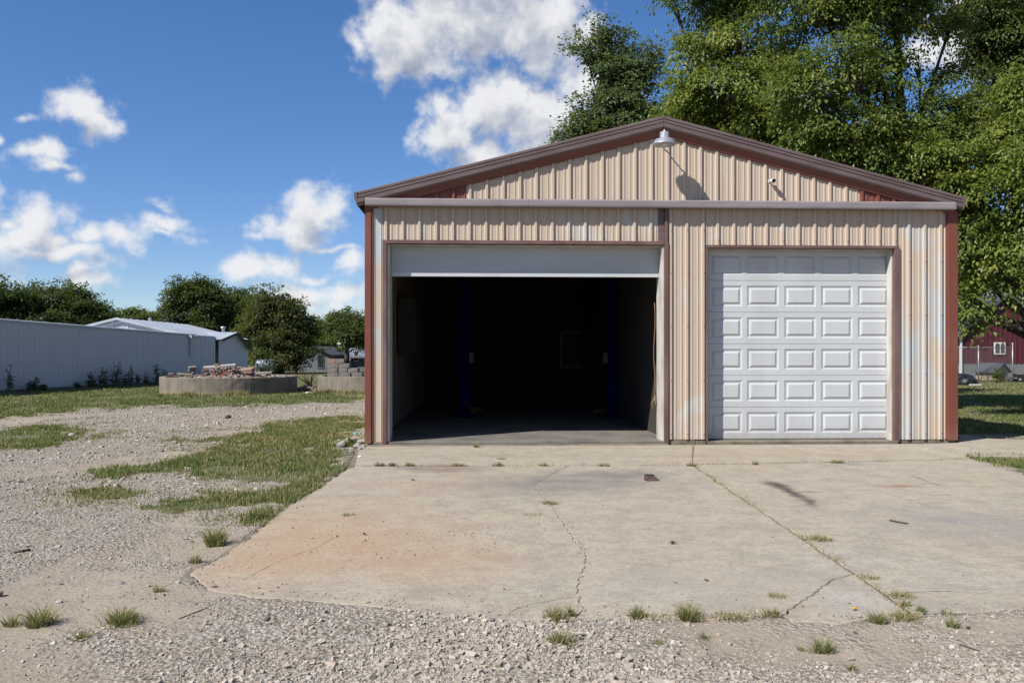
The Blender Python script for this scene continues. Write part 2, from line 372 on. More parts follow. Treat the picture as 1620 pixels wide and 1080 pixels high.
STONE = tinted('gravel_stone', [(0.0, (0.21, 0.172, 0.138)), (0.25, (0.36, 0.305, 0.248)), (0.75, (0.45, 0.40, 0.34)), (0.95, (0.54, 0.49, 0.43)), (1.0, (0.34, 0.2, 0.13))], 0.9, 0, 0.2, 0.25)
RUBB = tinted('rubble_mix', [(0.0, (0.28, 0.085, 0.055)), (0.35, (0.22, 0.09, 0.065)), (0.5, (0.20, 0.17, 0.14)), (0.8, (0.34, 0.30, 0.26)), (1.0, (0.48, 0.46, 0.42))], 0.95, 0, 0.2, 0.3)
def leafmat(name, a, b, c, spec=0.35, trans=0.42):
    return tinted(name, [(0.0, a), (0.5, b), (1.0, c)], 0.45, trans, spec)
LEAF_BLUE = leafmat('dark_blue_green_leaf', (0.055, 0.098, 0.048), (0.1, 0.15, 0.07), (0.16, 0.2, 0.095))
LEAF_YEL = leafmat('yellow_green_leaf', (0.085, 0.145, 0.026), (0.165, 0.235, 0.04), (0.28, 0.31, 0.065))
LEAF_MID = leafmat('mid_green_leaf', (0.062, 0.112, 0.022), (0.12, 0.18, 0.032), (0.215, 0.25, 0.05))
LEAF_DK = leafmat('deep_green_leaf', (0.04, 0.078, 0.022), (0.075, 0.12, 0.03), (0.13, 0.17, 0.045))
LEAF_FAR = leafmat('far_green_leaf', (0.03, 0.058, 0.02), (0.055, 0.088, 0.028), (0.095, 0.12, 0.04), 0.2)
LEAF_FARL = leafmat('far_light_leaf', (0.05, 0.085, 0.027), (0.085, 0.12, 0.036), (0.13, 0.155, 0.055), 0.2)
LEAF_RUST = leafmat('far_rusty_leaf', (0.034, 0.058, 0.02), (0.066, 0.088, 0.026), (0.12, 0.115, 0.045), 0.2)

def groundmat():
    m, N, o = newmat('ground_cover')
    c = obco(N)
    gr = N.n('ShaderNodeAttribute', out=2, attribute_name='grass')
    gv = N.n('ShaderNodeAttribute', out=2, attribute_name='gravel')
    n1 = N.noise(c, 0.5, 5, 0.6); n2 = N.noise(c, 3.2, 6, 0.65); n3 = N.noise(c, 34, 6, 0.7)
    dirt = N.mix(N.ss(n1, 0.3, 0.7), (0.355, 0.285, 0.215), (0.40, 0.34, 0.265))
    dirt = N.mix(N.ss(n2, 0.4, 0.75, 0, 0.6), dirt, (0.31, 0.24, 0.175))
    vo = N.n('ShaderNodeTexVoronoi', {'Vector': c, 'Scale': 34.0}); vn = vo.node
    vb = N.n('ShaderNodeTexVoronoi', {'Vector': c, 'Scale': 13.0}); vbn = vb.node
    cs = N.n('ShaderNodeSeparateColor', {0: vn.outputs[1]})
    cb = N.n('ShaderNodeSeparateColor', {0: vbn.outputs[1]})
    stone = N.mix(cs, (0.31, 0.26, 0.21), (0.52, 0.45, 0.37))
    stone = N.mix(N.ss(vo, 0.35, 0.65, 0, 0.75), stone, (0.15, 0.125, 0.1))
    stone = N.mix(N.ss(cb, 0.55, 0.85, 0, 0.5), stone, (0.42, 0.39, 0.355))
    stone = N.mix(N.ss(n2, 0.42, 0.68, 0, 0.6), stone, (0.37, 0.305, 0.235))
    gravf = N.ss(N.m('ADD', gv, N.m('MULTIPLY', N.m('SUBTRACT', n2, 0.5), 0.9)), 0.3, 0.62)
    col = N.mix(gravf, dirt, stone)
    col = N.mix(N.ss(n3, 0.35, 0.7, 0, 0.35), col, (0.15, 0.122, 0.098))
    soil = N.mix(N.ss(n2, 0.35, 0.7), (0.115, 0.125, 0.05), (0.20, 0.17, 0.10))
    grf = N.ss(N.m('ADD', gr, N.m('MULTIPLY', N.m('SUBTRACT', n2, 0.5), 0.7)), 0.38, 0.66)
    col = N.mix(grf, col, soil)
    bmp = N.m('ADD', N.m('MULTIPLY', N.m('SUBTRACT', 1.0, vo), N.m('MULTIPLY', gravf, 1.2)), N.m('ADD', N.m('MULTIPLY', n3, 0.8), N.m('MULTIPLY', n2, 1.0)))
    col = N.mix(1.0, col, (0.77, 0.785, 0.79), 'MULTIPLY')
    return finish(m, N, o, col, 0.95, bmp, 0.75, 0.022, spec=0.15)
GROUND = groundmat()

# ------------------------------------------------------------------ mesh helpers
def tag(o, label=None, cat=None, group=None, kind=None):
    if label: o['label'] = label
    if cat: o['category'] = cat
    if group: o['group'] = group
    if kind: o['kind'] = kind
    return o
def empty(name, loc=(0, 0, 0), rz=0.0):
    e = bpy.data.objects.new(name, None); COL.objects.link(e)
    e.empty_display_size = 0.1; e.location = loc; e.rotation_euler = (0, 0, rz); return e
def link(name, me, parent=None, loc=None, rot=None):
    o = bpy.data.objects.new(name, me); COL.objects.link(o)
    if parent is not None: o.parent = parent
    if loc is not None: o.location = loc
    if rot is not None: o.rotation_euler = rot
    return o
class MB:
    def __init__(s): s.v = []; s.f = []; s.sm = []
    def add(s, vs, fs, smooth=False):
        b = len(s.v); s.v += [tuple(p) for p in vs]
        s.f += [tuple(b+i for i in f) for f in fs]; s.sm += [smooth]*len(fs); return s
    def box(s, x0, x1, y0, y1, z0, z1, mtx=None):
        vs = [Vector((x, y, z)) for z in (z0, z1) for y in (y0, y1) for x in (x0, x1)]
        if mtx is not None: vs = [mtx @ p for p in vs]
        return s.add(vs, [(0, 2, 3, 1), (4, 5, 7, 6), (0, 1, 5, 4), (2, 6, 7, 3), (0, 4, 6, 2), (1, 3, 7, 5)])
    def prism(s, prof, p0, p1):
        """Closed 2-D profile swept between two frames p0, p1: functions (a,b)->point."""
        n = len(prof)
        vs = [p0(*q) for q in prof]+[p1(*q) for q in prof]
        fs = [(i, (i+1) % n, n+(i+1) % n, n+i) for i in range(n)]+[tuple(range(n-1, -1, -1)), tuple(range(n, 2*n))]
        return s.add(vs, fs)
    def tube(s, pts, rad, n=8, cap=True):
        pts = [Vector(p) for p in pts]; vs = []; fs = []
        if not hasattr(rad, '__len__'): rad = [rad]*len(pts)
        up = Vector((0.31, 0.17, 0.93))
        for i, p in enumerate(pts):
            d = (pts[min(i+1, len(pts)-1)]-pts[max(i-1, 0)]).normalized()
            a = d.cross(up)
            if a.length < 1e-3: a = d.cross(Vector((1, 0, 0)))
            a.normalize(); b = d.cross(a)
            vs += [p+(a*math.cos(2*math.pi*k/n)+b*math.sin(2*math.pi*k/n))*rad[i] for k in range(n)]
        for i in range(len(pts)-1):
            fs += [(i*n+k, i*n+(k+1) % n, (i+1)*n+(k+1) % n, (i+1)*n+k) for k in range(n)]
        s.add(vs, fs, True)
        if cap:
            b = len(s.v)-len(vs); m = len(pts)-1
            s.f += [tuple(b+k for k in range(n-1, -1, -1)), tuple(b+m*n+k for k in range(n))]; s.sm += [False, False]
        return s
    def lathe(s, prof, c=(0, 0, 0), n=24, mtx=None):
        vs = []; fs = []
        for r, z in prof:
            for k in range(n):
                p = Vector((r*math.cos(2*math.pi*k/n), r*math.sin(2*math.pi*k/n), z))
                if mtx is not None: p = mtx @ p
                vs.append(p+Vector(c))
        for i in range(len(prof)-1):
            fs += [(i*n+k, i*n+(k+1) % n, (i+1)*n+(k+1) % n, (i+1)*n+k) for k in range(n)]
        return s.add(vs, fs, True)
    def mesh(s, name, mat):
        me = bpy.data.meshes.new(name); me.from_pydata(s.v, [], s.f)
        me.polygons.foreach_set('use_smooth', s.sm); me.materials.append(mat); me.update(); return me
    def build(s, name, mat, parent=None, bevel=0.0, loc=None, rot=None):
        o = link(name, s.mesh(name, mat), parent, loc, rot)
        if bevel: bev(o, bevel)
        return o
def bev(o, w, seg=2):
    b = o.modifiers.new('bevel', 'BEVEL'); b.width = w; b.segments = seg; b.limit_method = 'ANGLE'; b.angle_limit = math.radians(40); return o
def npmesh(name, V, Fc, mat, tint=None, smooth=False):
    """V (n,3), Fc (m,k) arrays -> mesh, quick."""
    me = bpy.data.meshes.new(name); V = np.asarray(V, np.float32); Fc = np.asarray(Fc, np.int32); k = Fc.shape[1]
    me.vertices.add(len(V)); me.vertices.foreach_set('co', V.ravel())
    me.loops.add(Fc.size); me.loops.foreach_set('vertex_index', Fc.ravel())
    me.polygons.add(len(Fc)); me.polygons.foreach_set('loop_start', np.arange(0, Fc.size, k, dtype=np.int32))
    me.polygons.foreach_set('use_smooth', np.full(len(Fc), smooth))
    me.update(calc_edges=True)
    if tint is not None:
        a = me.attributes.new('tint', 'FLOAT', 'POINT'); a.data.foreach_set('value', np.asarray(tint, np.float32))
    me.materials.append(mat); return me

# ------------------------------------------------------------------ ground, driveway
def gp(pts, z=0.0): return [G(px, py, z) for px, py in pts]
SLAB = gp([(560, 712), (545, 742), (512, 768), (470, 792), (438, 814), (400, 846), (362, 876), (330, 893), (300, 907),
           (330, 930), (400, 942), (500, 948), (600, 957), (680, 970), (720, 975), (820, 977), (920, 976), (1000, 975), (1100, 977),
           (1250, 972), (1330, 984), (1470, 971), (1620, 962), (1900, 955), (1900, 770), (1620, 752), (1530, 724), (1500, 700)], 0.02)
GRASS_POLYS = [  # (polygon in photograph pixels, density)
    (gp([(330, 696), (430, 676), (520, 664), (579, 660), (579, 684), (540, 690), (520, 704), (560, 716), (546, 742), (515, 762), (470, 768), (400, 762), (345, 757), (290, 744),
         (200, 752), (130, 752), (68, 746), (120, 739), (200, 736), (270, 727), (300, 713), (360, 702)]), 1.0),
    (gp([(-900, 600), (-900, 668), (0, 668), (60, 657), (150, 646), (260, 641), (330, 646), (420, 640), (579, 632), (579, 590), (400, 575), (-900, 566.5)]), 1.0),
    (gp([(-500, 672), (0, 682), (60, 676), (116, 680), (118, 692), (60, 712), (0, 718), (-400, 716)]), 0.9),
    (gp([(280, 792), (330, 782), (400, 784), (430, 795), (400, 806), (330, 806), (290, 802)]), 0.85),
    (gp([(420, 782), (470, 770), (500, 776), (470, 796), (435, 800)]), 0.9),
    (gp([(310, 850), (360, 832), (410, 812), (436, 806), (425, 826), (380, 858), (340, 886), (310, 886)]), 0.85),
    (gp([(130, 780), (200, 776), (212, 786), (170, 792)]), 0.5),
    (gp([(1528, 722.5), (1900, 722), (1900, 778), (1620, 755), (1570, 742)]), 1.0),
    (gp([(1500, 690), (1560, 690), (1800, 690), (2600, 700), (2600, 567), (1300, 567), (1300, 640)]), 1.0)]
FARLAWN = None
ROAD = gp([(-700, 760), (-100, 690), (60, 668), (160, 650), (300, 646), (420, 642), (579, 634), (579, 658), (430, 672), (330, 690), (270, 722), (150, 734), (0, 742), (-500, 800)])
DENSE = gp([(330, 950), (420, 944), (520, 950), (620, 962), (700, 974), (900, 980), (1010, 1010), (1080, 1100), (300, 1130), (350, 1030), (500, 1010), (370, 990)])
DENSE2 = gp([(110, 1030), (200, 1005), (330, 1030), (420, 1080), (400, 1130), (200, 1110)])
DENSE3 = gp([(-700, 740), (0, 745), (120, 755), (260, 770), (300, 820), (240, 860), (150, 880), (60, 930), (-300, 1000)])
DENSE4 = gp([(1380, 1060), (1500, 1030), (1640, 1010), (1800, 1020), (1800, 1130), (1300, 1130)])
DIRT = [gp(p) for p in ([(-300, 930), (60, 912), (250, 900), (330, 935), (350, 985), (300, 1010), (150, 1005), (0, 1035), (-300, 1045)],
                       [(-200, 1030), (110, 1025), (190, 1060), (150, 1140), (-200, 1140)],
                       [(1010, 985), (1250, 985), (1480, 985), (1640, 972), (1800, 972), (1800, 1005), (1500, 1025), (1380, 1055), (1250, 1062), (1080, 1030)],
                       [(235, 830), (300, 810), (325, 880), (255, 895)])]
GARFOOT = [tuple(gar(u, w, 0)[:2]) for u, w in ((-2.42, 0.05), (7.3, 0.05), (7.3, -12.2), (-2.42, -12.2))]

def masks(x, y):
    n = fbm(x*0.9+3, y*0.9, 4)-0.5; n2 = fbm(x*3.3, y*3.3+8, 3)-0.5
    g = np.zeros(x.shape)
    for k, (poly, dens) in enumerate(GRASS_POLYS):
        sd = polysd(poly, x, y); sc = np.clip(y/10, 0.4, 3.0)
        nn = n*1.6*sc*(0.5 if k in (7, 8) else 1)+n2*1.1*sc*(0.3 if k in (7, 8) else 1)
        g = np.maximum(g, dens*sstep(-0.12*sc, 0.22*sc, sd+nn*0.85))
        g = np.maximum(g, 0.20*dens*sstep(-1.0*sc, 0.1*sc, sd+nn*1.4))
    g = np.maximum(g, sstep(36, 44, y+n*6)*(1-0)*np.where(np.abs(x) > -1, 1, 0))
    v = np.zeros(x.shape)
    for poly, a in ((ROAD, 0.85), (DENSE, 1.0), (DENSE2, 1.0), (DENSE3, 0.95), (DENSE4, 0.7)):
        sc = np.clip(y/9, 0.35, 2.5)
        v = np.maximum(v, a*sstep(-0.55*sc, 0.5*sc, polysd(poly, x, y)+n*1.5*sc+n2*0.5*sc))
    v = np.maximum(v, 0.66+n*1.1+n2*0.45)
    for poly in DIRT:
        v = v*(1-0.52*sstep(-0.25, 0.3, polysd(poly, x, y)+n*1.2+n2*0.5))
    s = polysd(SLAB, x, y)
    return g, np.clip(v, 0, 1), s
def gz(x, y, full=False):
    x = np.asarray(x, float); y = np.asarray(y, float)
    g, v, s = masks(x, y)
    near = 1-sstep(25, 45, y)
    z = 0.045*(fbm(x*0.35, y*0.35+40, 3)-0.5)*near+0.03*(fbm(x*1.7+9, y*1.7, 3)-0.5)*near
    bank = np.exp(-((s+0.3)/0.3)**2)*0.035*sstep(6.9, 5.6, y)*(x < 1.0)
    z = z+bank
    side = sstep(-0.6, 0.0, s)
    z = z*(1-side)+(0.025+0.010*(fbm(x*2.3, y*2.3+5, 3)-0.5))*side
    z = np.where(s > 0.02, -0.08, z)
    f = polysd(GARFOOT, x, y)
    z = np.where(f > 0.1, -0.08, z)
    z = z-0.0*f
    return (z, g, v, s) if full else z

xs = np.unique(np.concatenate([np.arange(-10, 9.01, 0.06), -10-np.cumsum(np.geomspace(0.08, 60, 46)), 9+np.cumsum(np.geomspace(0.08, 60, 46))]))
ys = np.unique(np.concatenate([np.arange(2.6, 15.01, 0.06), 15+np.cumsum(np.geomspace(0.08, 1.2, 60)), 15+np.cumsum(np.geomspace(0.08, 1.2, 60)).max()+np.cumsum(np.geomspace(1.5, 150, 24)),
                               2.6-np.cumsum(np.geomspace(0.08, 60, 30))]))
gx, gy = np.meshgrid(xs, ys)
zz, gm, vm, sm_ = gz(gx.ravel(), gy.ravel(), True)
V = np.stack([gx.ravel(), gy.ravel(), zz], 1)
nx, ny = len(xs), len(ys)
ii = (np.arange(ny-1)[:, None]*nx+np.arange(nx-1)[None, :]).ravel()
me = npmesh('ground', V, np.stack([ii, ii+1, ii+nx+1, ii+nx], 1), GROUND, None, True)
for nm, arr in (('grass', gm), ('gravel', vm)):
    a = me.attributes.new(nm, 'FLOAT', 'POINT'); a.data.foreach_set('value', arr.astype(np.float32))
tag(link('ground', me), 'flat ground of tan dirt, grey gravel and grass around the garage', 'ground', kind='structure')

def jag(p, q, step, amp, seed):
    r = random.Random(seed); p = Vector(p); q = Vector(q); d = q-p; n = max(1, int(d.length/step))
    t = Vector((-d.y, d.x)).normalized()
    return [p]+[p+d*(i/n)+t*r.uniform(-amp, amp) for i in range(1, n)]
def path(pts, step=0.15, amp=0.012, seed=1):
    out = []
    for i in range(len(pts)-1): out += jag(pts[i], pts[i+1], step, amp, seed*31+i)
    return out+[Vector(pts[-1])]
def shift(pts, dx, dy): return [Vector((p[0]+dx, p[1]+dy)) for p in pts]
ZS = 0.03
def slab(name, outline, mat, parent, top=ZS, thick=0.11, bevel=0.004, label=None):
    bm = bmesh.new()
    vs = [bm.verts.new((p[0], p[1], top)) for p in outline]
    f = bm.faces.new(vs); f.normal_update()
    if f.normal.z < 0: f.normal_flip()
    r = bmesh.ops.extrude_face_region(bm, geom=[f])
    for e in r['geom']:
        if isinstance(e, bmesh.types.BMVert): e.co.z -= thick
    bmesh.ops.recalc_face_normals(bm, faces=bm.faces)
    me = bpy.data.meshes.new(name); bm.to_mesh(me); bm.free(); me.materials.append(mat)
    o = link(name, me, parent); bev(o, bevel, 2)
    if label: o['label'] = label
    return o
drive = empty('driveway'); tag(drive, 'cracked tan concrete driveway of several slabs before the garage', 'driveway', kind='structure')
bed = MB(); bedpts = [Vector((p[0], p[1])) for p in SLAB]
slab('joint_dirt', [Vector(((p.x-1.2)*0.985+1.2, (p.y-8.6)*0.98+8.6)) for p in bedpts], SOIL, drive, top=0.0255, thick=0.06, bevel=0.0)
g_ = lambda px, py: G(px, py, ZS)
TJ = path([g_(562, 737), g_(800, 737), g_(1095, 735), g_(1300, 731), g_(1500, 726.5), g_(1535, 725)], 0.2, 0.01, 3)   # joint across
iJ = min(range(len(TJ)), key=lambda i: (TJ[i]-Vector(g_(1095, 735))).length)
LJ = path([TJ[iJ], g_(1190, 799), g_(1352, 907), g_(1440, 968)], 0.2, 0.014, 4)                                     # joint lengthwise
iL = min(range(len(LJ)), key=lambda i: (LJ[i]-Vector(g_(1352, 907))).length)
iC0 = min(range(len(TJ)), key=lambda i: (TJ[i]-Vector(g_(889, 737))).length)
CR = path([TJ[iC0], g_(868, 752), g_(845, 767), g_(858, 785), g_(873, 798), g_(884, 816), g_(897, 835), g_(907, 852), g_(925, 872), g_(928, 888), g_(922, 905), g_(914, 925), g_(917, 946), g_(922, 962), g_(912, 977)], 0.035, 0.014, 5)
BC = path([LJ[iL], g_(1318, 916), g_(1290, 936), g_(1262, 955), g_(1238, 972)], 0.04, 0.014, 6)                    # broken corner
left_edge = path([TJ[0], g_(545, 745), g_(512, 768), g_(470, 792), g_(438, 814), g_(400, 846), g_(362, 876), g_(330, 893), g_(300, 907)], 0.12, 0.03, 7)
front1 = path([g_(300, 907), g_(330, 932), g_(400, 944), g_(500, 950), g_(600, 959), g_(680, 972), g_(740, 977), g_(820, 979), CR[-1]], 0.1, 0.02, 8)
front2 = path([CR[-1], g_(1000, 976), g_(1100, 978), BC[-1]], 0.1, 0.02, 9)
front3 = path([BC[-1], g_(1262, 982), g_(1330, 986), LJ[-1]], 0.1, 0.03, 10)
gap = 0.0045
slab('concrete_slab', left_edge[:-1]+front1[:-1]+shift(CR, -gap*0.7, 0)[::-1]+shift(TJ[:iC0], 0, -0.01)[::-1][:-1], CONC, drive, label='slab stained rusty tan, left of the long crack')
slab('concrete_slab', shift(CR, gap, 0)[:-1]+front2[:-1]+shift(BC, -gap, 0.004)[::-1][:-1]+shift(LJ[:iL+1], -0.013, 0)[::-1][:-1]+shift(TJ[iC0+1:iJ+1], 0, -0.01)[::-1], CONC, drive, label='slab right of the long crack')
slab('concrete_slab', shift(BC, gap, -0.004)[:-1]+front3[:-1]+shift(LJ[iL:], -0.014, -0.006)[::-1][:-1], CONC, drive, top=ZS-0.002, label='pale broken-off slab corner')
right_edge = path([LJ[-1], g_(1520, 968), g_(1620, 962), g_(1900, 956)], 0.12, 0.02, 11)
slab('concrete_slab', shift(LJ, 0.013, 0)[:-1]+shift(right_edge, 0.014, 0)[:-1]+[Vector(g_(1900, 956)), Vector(g_(1900, 782)), Vector(g_(1620, 752)), Vector(g_(1570, 738))]+shift(TJ[iJ:], 0, -0.01)[::-1][:-1], CONC, drive, label='right-hand slab with a dark tyre scuff')
ap = [gar(u, 0.10, 0) for u in (-2.55, 3.0, 6.4)]
slab('concrete_slab', shift(TJ[:iJ+1], 0, 0.012)+[Vector(gar(U(1093), 0.11, 0)[:2]), Vector(gar(U(840), 0.11, 0)[:2]), Vector(gar(-2.5, 0.11, 0)[:2])], CONC, drive, top=ZS+0.004, label='apron strip before the open bay')
slab('concrete_slab', shift(TJ[iJ:], 0.006, 0.012)+[Vector(gar(U(1505), 0.11, 0)[:2]), Vector(gar(U(1300), 0.11, 0)[:2]), Vector(gar(U(1097), 0.11, 0)[:2])], CONC, drive, top=ZS+0.006, label='apron strip before the closed door')
def ribbon(pts, w, z, seed):
    r = random.Random(seed); mb = MB(); vs = []
    for i, p in enumerate(pts):
        d = (pts[min(i+1, len(pts)-1)]-pts[max(i-1, 0)]).normalized(); t = Vector((-d.y, d.x)); k = w*r.uniform(0.3, 1.1)
        vs += [(p.x+t.x*k, p.y+t.y*k, z), (p.x-t.x*k, p.y-t.y*k, z)]
    mb.add(vs, [(2*i, 2*i+1, 2*i+3, 2*i+2) for i in range(len(pts)-1)]); return mb
for pts, w in (([g_(536, 846), g_(500, 866), g_(440, 888), g_(383, 918)], 0.0022), ([g_(914, 944), g_(870, 950), g_(830, 958), g_(800, 972)], 0.003), ([g_(1400, 780), g_(1470, 800), g_(1560, 815), g_(1640, 818)], 0.003)):
    o = ribbon(path(pts, 0.06, 0.012, int(pts[0][0]*100)), w, ZS+0.004, 3).build('hairline_crack', SOIL, drive)
LINEM = simple('faint_white_line', (0.48, 0.45, 0.40), (0.36, 0.32, 0.265), 6, 0.8)
for pts, w in (([g_(1262, 707), g_(1300, 729)], 0.022), ([g_(1362, 708), g_(1404, 726)], 0.013), ([g_(1442, 752), g_(1490, 769)], 0.008), ([g_(1395, 941), g_(1450, 936), g_(1500, 935), g_(1560, 939)], 0.003)):
    ribbon(path(pts, 0.08, 0.004, int(pts[0][0]*77)), w, ZS+0.0105, 5).build('chalk_line', LINEM, drive)
walk = slab('sidewalk', [Vector(G(*p, 0.05)) for p in ((1428, 703), (1470, 711), (1512, 721), (1620, 722), (1900, 723), (2400, 724), (2400, 690), (1900, 693), (1620, 695.5), (1560, 693), (1520, 688), (1516, 700))], WALK, None, top=0.05, thick=0.13)
tag(walk, 'pale concrete sidewalk running right from the garage corner', 'sidewalk', kind='structure')

# ------------------------------------------------------------------ garage
gar_o = empty('garage', (0, D, 0), ANG)
tag(gar_o, 'beige ribbed metal two-bay garage with brown trim, one bay open', 'garage')
def L(u, w, z): return (u, -w, z)                       # garage-local
def rib_sheet(u0, u1, z0, ztop, pitch, phase, w=0.0, tf=L, major=(0.034, 0.018, 0.032), minor=0.008, zstep=0.32, wav=0.002, seed=0, kinks=()):
    """Ribbed steel sheet from u0 to u1; majors at phase + k*pitch, two minor ribs between."""
    brk = {u0, u1}
    prof = []
    k0 = int(math.floor((u0-phase)/pitch))-1; k1 = int(math.ceil((u1-phase)/pitch))+1
    for k in range(k0, k1+1):
        c = phase+k*pitch; a, b, h = major
        prof += [(c-a, 0), (c-b, h), (c+b, h), (c+a, 0)]
        if minor:
            for mcn in (0.315, 0.685):
                q = c+pitch*mcn; prof += [(q-0.017, 0), (q-0.009, minor), (q+0.009, minor), (q+0.017, 0)]
    prof.sort()
    us = np.array([p[0] for p in prof]); hs = np.array([p[1] for p in prof])
    keep = [u for u in us if u0 < u < u1]
    cols = sorted(set([u0, u1]+keep+[k for k in kinks if u0 < k < u1]))
    mb = MB(); vs = []; zmax = max(ztop(u) for u in cols); nz = max(1, int((zmax-z0)/zstep))
    for u in cols:
        h = float(np.interp(u, us, hs)); zt = ztop(u)
        for j in range(nz+1):
            z = z0+(zt-z0)*j/nz
            wv = wav*(float(vnoise(np.array([u*1.7+seed*13.1]), np.array([z*1.1+seed*5.7]))[0])*2-1)
            vs.append(tf(u, w+h+wv, z))
    n = nz+1
    mb.add(vs, [(i*n+j, (i+1)*n+j, (i+1)*n+j+1, i*n+j+1) for i in range(len(cols)-1) for j in range(nz)])
    return mb
PITCH = U(1033, 0)-U(1033-25.85, 0)
ZRIDGE = ZF(1050, 183, 0.12); URIDGE = U(1050, 0.12)
SL = math.tan(math.radians(14.4))
UL, UR = U(565, 0.12), U(1523, 0.12)
def roofz(u): return ZRIDGE-SL*abs(u-URIDGE)
sd_ = [0]
def sheets(u0, u1, z0, ztop, phase, mat, w=0.0, n=3, first=None, **kw):
    """Separate overlapping-free sheets, n ribs each, butted end to end just beside a rib."""
    cuts = [u0]; k = math.floor((u0-phase)/PITCH)
    while True:
        k += 1
        c = phase+k*PITCH+0.038
        if c >= u1-0.05: break
        if (k % n) == 0 and c > u0+0.05: cuts.append(c)
    cuts.append(u1)
    for a, b in zip(cuts[:-1], cuts[1:]):
        sd_[0] += 1
        rib_sheet(a, b-0.001, z0+random.uniform(-0.004, 0.004), ztop, PITCH, phase, w+(0.0015 if sd_[0] % 2 else 0.0), seed=sd_[0], **kw).build('wall_sheet', mat, gar_o)
PHG = U(1030.5)
ZB = ZF(1050, 325)                                          # middle of the rail
top = lambda u: roofz(u)-0.12
sheets(U(738), U(1360), ZB+0.03, top, PHG, BEIGE, kinks=(URIDGE,))
sheets(U(660), U(738)-0.002, ZB+0.03, top, PHG, REDP)
sheets(U(1360)+0.002, U(1432), ZB+0.03, top, PHG, REDP)
sheets(U(590), U(660)-0.002, ZB+0.03, top, PHG, BEIGE)
sheets(U(1432)+0.002, U(1500), ZB+0.03, top, PHG, BEIGE)
PHL = U(610.8); ZH = ZF(830, 381.5)
flat = lambda z: (lambda u: z)
Z0 = 0.12
sheets(U(606.5), U(1043), ZH, flat(ZB+0.02), PHL, BEIGE)
sheets(U(586), U(606), Z0-0.03, flat(ZB+0.02), PHL, WORN)
PHM = U(1060.5)
ZD = ZF(1265, 389)
sheets(U(1057), U(1116), 0.12, flat(ZB+0.02), PHM, BEIGE)
sheets(U(1116)+0.002, U(1421), ZD, flat(ZB+0.02), U(1135), BEIGE)
sheets(U(1421)+0.002, U(1498), 0.10, flat(ZB+0.02), U(1437), WORN)
scr = MB()
def screw(u, z, w): scr.lathe([(0.0, 0.006), (0.006, 0.005), (0.010, 0.0)], L(u, w, z), 6, Matrix.Rotation(math.radians(90), 3, 'X'))
for k in range(-12, 40):
    u = PHG+k*PITCH
    if U(745) < u < U(1355): screw(u+0.03, ZB+0.10, 0.033)
    u = PHL+k*PITCH
    if U(606) < u < U(1045): screw(u+0.03, ZH+0.05, 0.033)
    for ph, a, b, zs in ((PHM, U(1057), U(1116), (0.2, 1.1, 2.0, 2.9, 3.6)), (U(1437), U(1421), U(1498), (0.2, 1.2, 2.2, 3.1)), (U(1135), U(1116), U(1421), (ZD+0.08,))):
        u = ph+k*PITCH
        if a < u < b:
            for z in zs: screw(u+0.012, z, 0.034)
o = scr.build('screws', FASCD, gar_o); o['kind'] = 'stuff'
# rake trim: stepped fascia and the red strip under it
FP = [(0.0, 0.0), (0.115, 0.0), (0.125, 0.012), (0.125, 0.048), (0.112, 0.054), (0.112, 0.060), (0.132, 0.066), (0.132, 0.104), (0.118, 0.110), (0.118, 0.116), (0.138, 0.122), (0.138, 0.185), (0.118, 0.215), (0.0, 0.215)]
RP = [(0.004, 0.2155), (0.106, 0.2155), (0.060, 0.27), (0.045, 0.32), (0.004, 0.325)]
for s, ue in ((-1, UL), (1, UR)):
    e0 = URIDGE+s*0.004
    fr = lambda u: (lambda a, b: L(u, a, roofz(u)-b))
    cuts = [e0+(ue-e0)*t for t in ((0, 0.5, 1) if s < 0 else (0, 0.48, 1))]
    for a, b in zip(cuts[:-1], cuts[1:]):
        MB().prism(FP, fr(a), fr(b-s*0.003)).build('rake_trim', FASC, gar_o, 0.002)
    MB().prism(RP, fr(e0), fr(ue-s*0.12)).build('soffit_strip', FASCD, gar_o)
    o = MB().prism([(0.0, 0.0), (0.05, 0.0), (0.05, 0.10), (0.0, 0.22)], lambda a, b: L(ue-s*(0.002)+s*a, 0.139, roofz(ue)-b-0.01), lambda a, b: L(ue+s*a, -12.3, roofz(ue)-b-0.01)).build('eave_trim', FASC, gar_o)
MB().box(URIDGE-0.006, URIDGE+0.006, -0.128, -0.05, ZRIDGE-0.06, ZRIDGE+0.004).build('ridge_cap', FASCD, gar_o)
for s, ue in ((-1, UL), (1, UR)):
    tf = lambda t, w, y: L(URIDGE+s*(0.004+t), 0.10-y, ZRIDGE+0.004-SL*t+w)
    rib_sheet(0.0, abs(ue-URIDGE), 0.0, lambda u: 12.4, 5.2, 0, tf=lambda u, w, z: (0, 0, 0), minor=0, zstep=20)  # no-op shape check
    mb = MB(); run = abs(ue-URIDGE)
    ysr = np.arange(0, 12.4, PITCH)
    vs = []; fs = []
    for yy in ysr:
        for dy, h in ((0, 0), (0.016, 0.03), (0.052, 0.03), (0.068, 0)):
            vs += [L(URIDGE+s*0.004, 0.09-yy-dy, ZRIDGE-0.02+h*0.6), L(URIDGE+s*run, 0.09-yy-dy, ZRIDGE-0.02-SL*run+h*0.6)]
    fs = [(2*i, 2*i+1, 2*i+3, 2*i+2) for i in range(len(vs)//2-1)]
    mb.add(vs, fs).build('roof_slope', ROOFM, gar_o)
